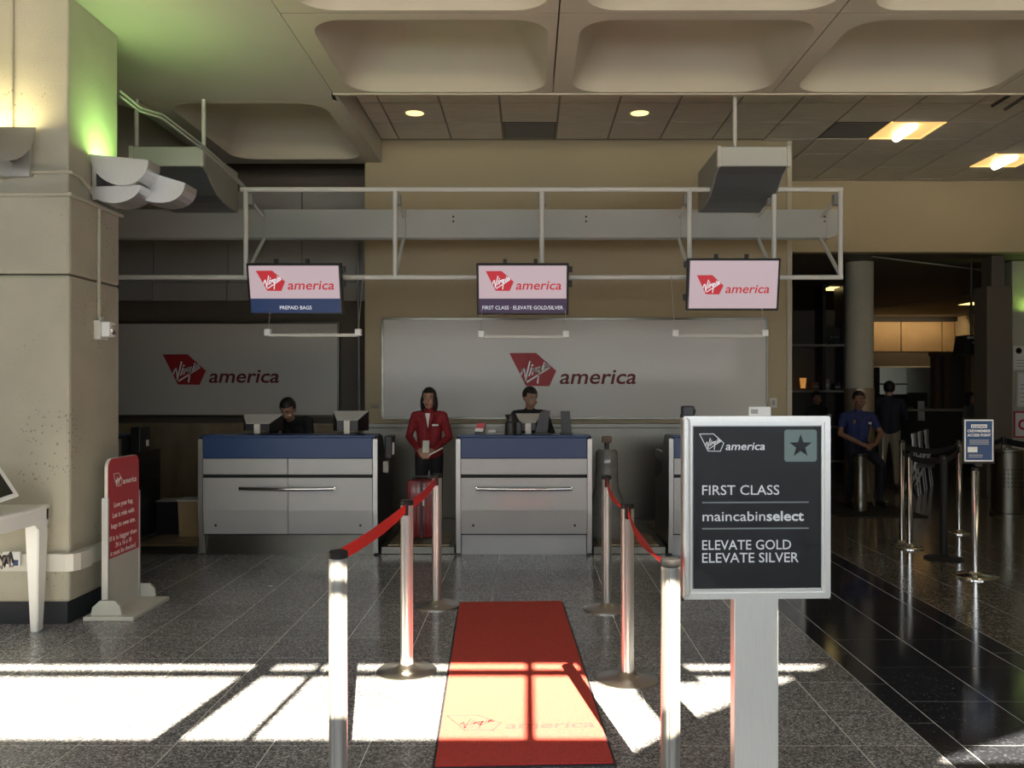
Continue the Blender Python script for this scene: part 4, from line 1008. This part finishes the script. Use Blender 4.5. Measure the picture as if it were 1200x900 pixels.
# seated officer in the hall
t = thing('bar_stool', 'dark stool under the seated officer in blue', 'stool', (P(1003, 0, 12.2).x, 12.05, 0))
MB().lathe([(.18, .66), (.19, .69), (.17, .71), (0.001, .71)], seg=24).build('seat', M['blackm'], t)
for k in range(4): a = PI / 4 + k * PI / 2; MB().tube((.1 * math.cos(a), .1 * math.sin(a), .67), (.2 * math.cos(a), .2 * math.sin(a), 0), .012, 8).build('leg', M['dark'], t)
off, HM = human('person', 'officer in a blue short-sleeved shirt seated with hands clasped in the dark hall', (P(1004, 0, 12.0).x, 12.0, 0), R(4),
    dict(pelvis=(0, .04, .80), waist=(0, .0, .94), chest=(0, -.03, 1.13), neck=(0, -.04, 1.30), head=(.0, -.07, 1.455), shl=(-.20, -.03, 1.235), shr=(.20, -.03, 1.235),
         ell=(-.29, -.12, 1.00), elr=(.29, -.12, 1.00), wrl=(-.09, -.34, .87), wrr=(.09, -.34, .87), hipl=(-.10, .0, .80), hipr=(.10, .0, .80), knl=(-.20, -.32, .58), knr=(.20, -.32, .58), anl=(-.22, -.22, .10), anr=(.22, -.22, .10),
         hdl=(.8, -.3, -.3), hdr=(-.8, -.3, -.3), hnl=(0, .5, -.8), hnr=(0, .5, -.8)),
    dict(top='navy', legs='darknavy', shoes='black'), 'short', voxel=.009, skin='skin', short=True, sc=1.02)
MB().prism([(-.13, 1.16), (-.09, 1.16), (-.09, 1.20), (-.11, 1.225), (-.13, 1.20)], 1, -.165, -.14).build('badge', M['chrome'], off)
MB().prism([(.10, 1.15), (.135, 1.15), (.135, 1.18), (.10, 1.18)], 1, -.165, -.14).build('badge', M['paper'], off)
t = thing('ash_bin', 'slim metal bin standing between the knees of the seated officer', 'bin', (P(1008, 0, 11.45).x, 11.45, 0))
MB().lathe([(.09, 0), (.09, .14), (.0851, .15), (.085, .74)], seg=24).build('bin_body', M['steel'], t, smooth=True)
MB().lathe([(.095, .74), (.095, .77), (.03, .78), (.001, .78)], seg=24).build('lid', M['black'], t)
# man seen from behind
mn, HM = human('person', 'person in a dark jacket and khaki trousers standing with back turned in the hall', (P(1042, 0, 14).x, 14.0, 0), R(160),
    stand(ell=(-.25, -.06, 1.12), elr=(.25, -.06, 1.12), wrl=(-.16, -.26, 1.08), wrr=(.16, -.26, 1.08)),
    dict(top='darknavy', legs='khaki', shoes='black'), 'short', voxel=.012, skin='skinl', sc=1.04)
w1, HM = human('person', 'person in a grey top behind the blue crew sign, deep in the hall', (P(1136, 0, 16.0).x, 16.0, 0), R(40),
    stand(), dict(top='greycloth', legs='blackcloth', shoes='black'), 'long', voxel=.014, skin='skinl', sc=.93, female=True)
w2, HM = human('person', 'dim person in dark clothes beside the shop shelves in the hall', (P(957, 0, 14.6).x, 14.6, 0), R(20),
    stand(), dict(top='blackcloth', legs='blackcloth', shoes='black'), 'short', voxel=.014, skin='skin', sc=.94)

# ================================================================ THE DARK HALL
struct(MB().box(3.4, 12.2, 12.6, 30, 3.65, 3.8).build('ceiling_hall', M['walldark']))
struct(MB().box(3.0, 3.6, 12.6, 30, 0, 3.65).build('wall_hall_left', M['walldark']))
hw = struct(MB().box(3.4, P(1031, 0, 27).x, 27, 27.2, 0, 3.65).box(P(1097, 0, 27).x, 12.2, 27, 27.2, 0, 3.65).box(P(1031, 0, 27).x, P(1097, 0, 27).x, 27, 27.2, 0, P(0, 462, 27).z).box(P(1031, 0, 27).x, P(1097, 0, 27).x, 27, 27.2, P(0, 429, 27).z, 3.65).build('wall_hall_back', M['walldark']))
wn = struct(MB().box(P(1031, 0, 27).x, P(1097, 0, 27).x, 27.05, 27.1, P(0, 451, 27).z, P(0, 450, 27).z + .02).box(P(1070, 0, 27).x, P(1074, 0, 27).x, 27.05, 27.1, P(0, 462, 27).z, P(0, 429, 27).z).build('window_1', M['grid']))
MB().box(P(1031, 0, 27).x, P(1097, 0, 27).x, 27.12, 27.13, P(0, 462, 27).z, P(0, 429, 27).z).build('pane', M['glass'], wn)
# far trees outside the window
for k, (px, lb) in enumerate(((1042, 'pale hazy tree outside the left half of the far window'), (1060, 'pale hazy tree outside the middle of the far window'), (1086, 'pale hazy tree outside the right half of the far window'))):
    t = thing('tree', lb, 'tree', (P(px, 0, 44).x + (k - 1) * 1.5, 44 + 2 * k, -.1), 0, 'trees outside the far window')
    mb = MB(); random.seed(k)
    for i in range(9): mb.sphere((random.uniform(-.7, .7), random.uniform(-.4, .4), 1.6 + random.uniform(-.6, .5)), random.uniform(.3, .55), 10)
    mb.build('crown', M['ductface'], t); MB().tube((0, 0, 0), (0, 0, 1.4), .1).build('trunk', M['brownwood'], t)
struct(MB().box(-10, 30, 27.2, 80, -.15, -.02).build('ground_beyond', M['granite_tan']))
# round column
p = P(1007, 0, 13.6); t = thing('round_column', 'tall round concrete column behind the seated officer', 'column', (p.x, 13.6, 0))
MB().lathe([(.215, 1.65), (.215, 3.66)], seg=40).build('shaft', M['concrete'], t, smooth=True); MB().lathe([(.225, 0), (.225, 1.645)], seg=40).build('metal_sleeve', M['steelbrown'], t, smooth=True)
# square column with notices
t = thing('square_pillar', 'dark square pillar right of the hanging monitor', 'pillar', (P(1172, 0, 12.8).x, 13.0, 0))
MB().box(-.19, .19, -.19, .19, 0, P(0, 335, 12.8).z, .01).build('shaft', M['walldark'], t); MB().box(-.10, .10, -.15, .15, P(0, 335, 12.8).z, 3.65, .01).build('capital', M['walldark'], t)
t = thing('concrete_pillar', 'concrete pillar cut by the right edge with posted notices', 'pillar', (8.0, 13.4, 0)); t['kind'] = 'structure'
x0 = P(1186, 0, 13.3).x - 8.0
MB().box(x0, 1.2, -.1, .5, 0, 3.64, .01).build('pillar_shaft', M['concrete'], t)
area('hall_green_uplight', (7.85, 13.18, 2.85), (0, .12, 1), .3, .1, 1.5, (.6, 1, .2))
def notice(label, px0, py0, px1, py1, edge, marks):
    Y = 13.28; a, b = P(px0, py1, Y), P(px1, py0, Y); t = thing('notice', label, 'notice', ((a.x + b.x) / 2, Y, a.z), 0, 'notices on the right edge pillar'); w = (b.x - a.x) / 2; h = b.z - a.z
    MB().box(-w, w, 0, .01, 0, h, .002).build('sheet', edge, t); MB().box(-w + .025, w - .025, -.003, 0, .025, h - .025).build('print_area', M['paper'], t)
    for k in range(marks): MB().box(-w + .05, w - .06, -.005, -.003, h * .15 + k * h * .12, h * .15 + k * h * .12 + .012).build('printed_line', M['wallgrey'], t)
    return t, w, h
t, w_, h_ = notice('upper white notice with a round emblem at the right edge', 1187, 405, 1212, 434, M['offwhite'], 3)
MB().lathe([(.05, 0), (.05, .004), (.035, .004), (.035, 0)], seg=20).build('round_emblem', M['walldark'], t, matrix=FY(-w_ + .09, -.004, h_ - .08))
notice('middle tall printed notice at the right edge', 1192, 436, 1212, 477, M['offwhite'], 5)
t, w_, h_ = notice('lower red-bordered notice at the right edge', 1188, 482, 1216, 513, M['redsign'], 0)
text('C', M['redsign'], t, FY(-w_ + .06, -.0045, .13), .22, bold=.03)
# warm lit fascia with panels
Yf = 24
t = thing('lit_fascia', 'warm-lit tan panelled fascia above the far checkpoint', 'fascia', (P(1095, 0, Yf).x, Yf, P(0, 412, Yf).z))
cuts = [1000, 1056, 1104, 1119, 1134, 1148, 1175]
for a, b in zip(cuts, cuts[1:]): MB().box(P(a, 0, Yf).x - t.location.x + .012, P(b, 0, Yf).x - t.location.x - .012, 0, .05, 0, P(0, 377, Yf).z - t.location.z, .006).build('panel', M['tanwood'], t)
t = thing('soffit_beam', 'dark beam under the tan fascia in the far hall', 'beam', (P(1085, 0, 23.9).x, 23.95, P(0, 429, 23.9).z))
MB().box(-2.2, 2.2, 0, .3, 0, .38).build('beam', M['walldark'], t); MB().box(-2.2, 2.2, -.03, 0, -.04, 0).build('edge_strip', M['offwhite'], t)
t = thing('soffit_beam', 'dark band along the top of the tan fascia', 'beam', (P(1085, 0, 23.9).x, 23.9, P(0, 378, 23.9).z)); MB().box(-2.2, 2.4, 0, .3, .04, .18).build('beam', M['blackm'], t)
area('fascia_lights', (P(1070, 0, 23.4).x, 23.3, 3.55), (0, .75, -.7), 2.4, .2, 11, (1, .72, .40))
for k, (px, py, Yl, lb) in enumerate(((1146, 364, 20, 'small warm recessed light near the hanging monitor'), (984, 329, 17, 'small warm recessed light above the shop shelves'))):
    p = P(px, py, Yl); t = thing('recessed_light', lb, 'ceiling light', (p.x, Yl, 3.648), 0, 'small lights in the hall ceiling')
    MB().box(-.3, .3, -.3, .3, -.02, .0).build('lens', M['down'], t); MB().box(-.33, .33, -.33, .33, -.012, -.002).build('frame', M['offwhite'], t)
# ceiling beams of the hall
for px0, py0, px1, py1, lb in ((1022, 300, 1200, 322, 'nearer pale joint strip across the dark hall ceiling'), (1022, 360, 1150, 344, 'farther pale joint strip across the dark hall ceiling')):
    a, b = P(px0, py0, 1).normalized(), 0
    Ya = 2.0 / ((455 - py0) / 1000); Yb = 2.0 / ((455 - py1) / 1000)
    p, q = P(px0, py0, Ya), P(px1, py1, Yb)
    tag(MB().tube((p.x, p.y, 3.642), (q.x, q.y, 3.642), .012, 6).build('ceiling_strip', M['wallgrey']), lb, 'strip', 'joint strips on the hall ceiling')
# hanging monitor in the hall
p = P(1142, 415, 13.5); t = thing('hanging_monitor', 'black monitor hanging on a rod in the hall left of the dark square pillar', 'monitor', p)
MB().prism([(-.20, 0), (.18, 0), (.16, .30), (-.15, .30)], 1, -.05, .3).build('casing', M['black'], t); MB().box(-.14, .15, -.06, -.05, .24, .28, .003).build('top_bar', M['aluplate'], t)
MB().tube((0, .1, .3), (0, .1, 3.65 - p.z), .02, 8).build('rod', M['dark'], t); MB().box(-.06, .05, -.056, -.05, .17, .19).build('caption', M['letters'], t)
# shop front left of the column: frame, shelves and goods
Ys = 16.5; x0, x1 = P(926, 0, Ys).x, P(992, 0, Ys).x
t = thing('shop_shelving', 'dim shop shelving unit left of the round column', 'shelf', ((x0 + x1) / 2, Ys, 0)); w_ = (x1 - x0) / 2
MB().box(-w_, w_, .45, .5, 0, 3.2).build('back_panel', M['walldark'], t)
for px in (927, 966, 990): x = P(px, 0, Ys).x - t.location.x; MB().box(x - .03, x + .03, 0, .5, 0, P(0, 330, Ys).z).build('upright', M['dark'], t)
for py in (404, 458, 500, 540): z = P(0, py, Ys).z; MB().box(-w_, w_, -.02, .45, z - .03, z + .01).build('shelf', M['wallgrey'], t)
def sp(px, py, Y=Ys): return P(px, py, Y + .2)
t = thing('table_lamp', 'small glowing amber lamp on the middle shop shelf', 'lamp', sp(941, 457)); t.location.z = P(0, 458, Ys).z + .01
MB().lathe([(.035, 0), (.03, .02), (.01, .04)], seg=14).build('base', M['dark'], t); MB().lathe([(.045, .04), (.065, .24), (.06, .24)], seg=16).build('lamp_shade', M['candle'], t, smooth=True)
t = thing('shop_monitor', 'dark monitor on the top shop shelf with small lights', 'monitor', sp(975, 404)); t.location.z = P(0, 404, Ys).z + .01
MB().box(-.2, .2, 0, .06, .04, .34, .006).build('casing', M['black'], t); MB().box(-.06, .06, -.02, .1, 0, .04).build('stand', M['black'], t)
for x in (-.02, .05, .11): MB().box(x, x + .025, -.004, 0, .14, .165).build('indicator_light', M['letters'], t)
for k, (px, h, wd, m, lb) in enumerate(((955, .16, .12, 'brownwood', 'brown box on the middle shop shelf beside the amber lamp'), (968, .22, .10, 'wallgrey', 'grey carton on the middle shop shelf'), (981, .14, .14, 'dark', 'dark box at the right end of the middle shop shelf'))):
    t = thing('shelf_box', lb, 'box', sp(px, 457), 0, 'boxes on the middle shop shelf'); t.location.z = P(0, 458, Ys).z + .01
    MB().box(-wd / 2, wd / 2, -.06, .06, 0, h, .004).build('carton', M[m], t); MB().box(-wd / 2 + .01, wd / 2 - .01, -.064, -.06, h * .3, h * .6).build('carton_label', M['offwhite' if k == 1 else 'wallgrey'], t)
# kiosk and podium deep in the hall
t = thing('checkpoint_desk', 'dark checkpoint desk with a pale top edge below the far window', 'desk', (P(1100, 0, 17.5).x, 17.5, 0))
MB().box(-1.3, 1.0, 0, .6, 0, 1.18, .01).build('desk_body', M['dark'], t); MB().box(-1.32, 1.02, -.03, .63, 1.18, 1.22, .004).build('desk_top', M['wallgrey'], t)
MB().box(P(1079, 0, 17.5).x - t.location.x - .06, P(1079, 0, 17.5).x - t.location.x + .07, -.02, 0, P(0, 493, 17.5).z, P(0, 470, 17.5).z).build('paper_notice', M['offwhite'], t)
t = thing('document_box', 'small orange-brown box standing on the checkpoint desk', 'box', (P(1054, 0, 17.7).x, 17.7, 1.22)); MB().box(-.09, .09, -.08, .08, 0, .17, .004).build('carton', M['tanwood'], t); MB().box(-.09, .09, -.083, -.08, .07, .10).build('tape', M['offwhite'], t)
t = thing('computer_monitor', 'black monitor from behind on the checkpoint desk before the far window', 'monitor', (P(1076, 0, 17.7).x, 17.75, 1.22)); MB().box(-.2, .2, -.03, .03, .06, .34, .006).build('casing', M['black'], t); MB().box(-.05, .05, -.05, .05, 0, .06).build('stand', M['black'], t)
t = thing('glass_booth', 'brown framed booth under the hanging monitor in the far hall', 'booth', (P(1128, 0, 19).x, 19, 0)); bw = (P(1157, 0, 19).x - P(1099, 0, 19).x) / 2
zt_ = P(0, 417, 19).z
for x in (-bw, -bw * .62, bw * .25, bw * .62, bw): MB().box(x - .05, x + .05, 0, .1, 0, zt_).build('frame_post', M['brownwood'], t)
MB().box(-bw - .05, bw + .05, 0, .35, zt_, zt_ + .08).build('roof', M['brownwood'], t); MB().box(-bw, bw, 0, .1, 0, 1.1).build('lower_panel', M['brownwood'], t); MB().box(-bw, bw, 0.25, .35, 0, zt_).build('back_panel', M['walldark'], t)
MB().box(bw * .25, bw * .62, .02, .08, 1.1, zt_).build('side_board', M['tanwood'], t)
# stacked chrome chairs / rail pieces
for k, px in enumerate((1078, 1085, 1092)):
    p = P(px, 0, 13.2 + .6 * k); t = thing('folding_chair', ['leftmost', 'middle', 'rightmost'][k] + ' of three pale-backed chairs stored beyond the belts', 'chair', (p.x, 13.2 + .6 * k, 0), R(60), 'pale-backed chairs beyond the belts')
    for s in (-.17, .17):
        MB().tube((s, 0, 0), (s, .1, .95), .011, 6).build('leg', M['alu'], t); MB().tube((s, .25, 0), (s, -.0, .62), .011, 6).build('leg', M['alu'], t)
    MB().box(-.17, .17, .06, .1, .72, .95, .006).build('backrest', M['wallgrey'], t); MB().box(-.17, .17, -.2, .06, .44, .47, .006).build('seat', M['dark'], t)
# hall stanchions
def hall_post(px, by, label, m='chrome', h=1.0, br=.17, r=.03, grp='belt posts in the right hall'):
    Y = 1650 / (by - 455.); return stanchion((px - 620) * Y / 1000, Y, label, grp, h=h, r=r, br=br, mpost=m, mbase=m if m == 'chrome' else 'blackm', cap='black')
H1 = hall_post(1143, 676, 'polished post carrying the small blue crew sign', h=.96, r=.034, br=.19)
H2 = hall_post(1106, 655, 'black belt post between the polished posts', 'blackm', r=.034, br=.18)
H3 = hall_post(1066, 642, 'polished belt post left of the black post, nearer of the close pair', h=.97, br=.14)
H4 = hall_post(1057, 638, 'taller polished belt post just behind the close pair on the left', h=1.10, br=.12, r=.028)
H5 = hall_post(1124, 625, 'polished belt post behind the blue crew sign', h=1.06, br=.13)
H6 = hall_post(1034, 588, 'thin polished post beside the legs of the person with back turned', h=1.0, br=.10, r=.02)
H7 = hall_post(1176, 603, 'belt post beside the perforated bin near the right edge', h=1.02, br=.13, r=.028)
H8 = hall_post(1245, 615, 'belt post just beyond the right edge', h=1.02, br=.13, r=.028)
belt(H3, H2, .93, .95, 'blackm', .02, wd=.06); belt(H4, H5, 1.03, .99, 'blackm', .05, wd=.06); belt(H2, H5, .95, .95, 'blackm', .02, wd=.06)
belt(H5, H7, .97, .98, 'blackm', .03, wd=.06); belt(H7, H8, .96, .96, 'dark', .03, wd=.08)
# blue crew sign
t = thing('crew_sign', 'small blue and white crew access sign on top of the polished post', 'sign', (H1.location.x + .03, H1.location.y, .965))
q = 1 / 1000 * H1.location.y; w_, h_ = 34 * q / 2, 49 * q; z_ = .045
MB().box(-w_ - .012, w_ + .012, 0, .012, z_ - .02, z_ + h_ + .012, .003).build('frame', M['black'], t)
MB().box(-w_, w_, -.003, 0, z_, z_ + h_).build('border', M['letters'], t)
MB().box(-w_ + .012, w_ - .012, -.005, -.003, z_ + .012, z_ + h_ - .012).build('blue_panel', M['ducklabel'], t)
MB().box(-.03, .03, 0, .02, -.005, z_ - .01, .003).build('bracket', M['black'], t)
MB().box(-.07, .07, -.006, -.005, z_ + h_ * .80, z_ + h_ * .885).build('title_box', M['letters'], t)
text('KNOWN', M['ducklabel'], t, FY(0, -.0065, z_ + h_ * .815), .024, width=.12, align='CENTER', bold=.02, depth=.0004)
text('CREWMEMBER', M['letters'], t, FY(0, -.0056, z_ + h_ * .70), .032, width=.205, align='CENTER', bold=.03, depth=.0004)
text('ACCESS POINT', M['letters'], t, FY(0, -.0056, z_ + h_ * .60), .032, width=.205, align='CENTER', bold=.03, depth=.0004)
for k in range(3): MB().box(-.085, .085, -.0058, -.005, z_ + h_ * (.50 - .045 * k), z_ + h_ * (.515 - .045 * k)).build('printed_line', M['aluplate'], t)
MB().box(-.10, -.015, -.006, -.005, z_ + h_ * .22, z_ + h_ * .35).build('pale_label', M['letters'], t)
for k in range(2): MB().box(-.09, .03, -.0058, -.005, z_ + h_ * (.10 + .045 * k), z_ + h_ * (.115 + .045 * k)).build('printed_line', M['aluplate'], t)
# perforated bin
p = P(1180, 0, 11.2); t = thing('litter_bin', 'round steel litter bin with punched holes behind the belts at right', 'bin', (6.25, 11.15, 0))
MB().lathe([(.21, 0), (.21, .03), (.19, .04), (.19, .82), (.20, .83), (.20, .85), (.12, .86), (.11, .80)], seg=36).build('bin_body', M['steel'], t, smooth=True)
for i in range(5):
    for j in range(7):
        a = R(-90 + (j - 3) * 13); z = .38 + i * .055
        MB().tube((.186 * math.cos(a), .186 * math.sin(a), z), (.194 * math.cos(a), .194 * math.sin(a), z), .010, 8).build('punched_hole', M['black'], t)
# floor mat and ledge by the officer
tag(MB().box(5.2 - 1.2, 5.2 - .1, 10.9, 12.3, .0, .012, .003).build('floor_mat', M['blackm']), 'black mat on the floor under the seated officer', 'mat')
# conduits at the right end of the coffered ceiling
conduit('upper dark conduit crossing the corner of the tiled ceiling at right', [P(1163, 124, 8.75), P(1215, 92, 8.03)], .018, 'dark'); conduit('lower dark conduit crossing the corner of the tiled ceiling at right', [P(1178, 128, 8.75), P(1215, 104, 8.1)], .018, 'dark')
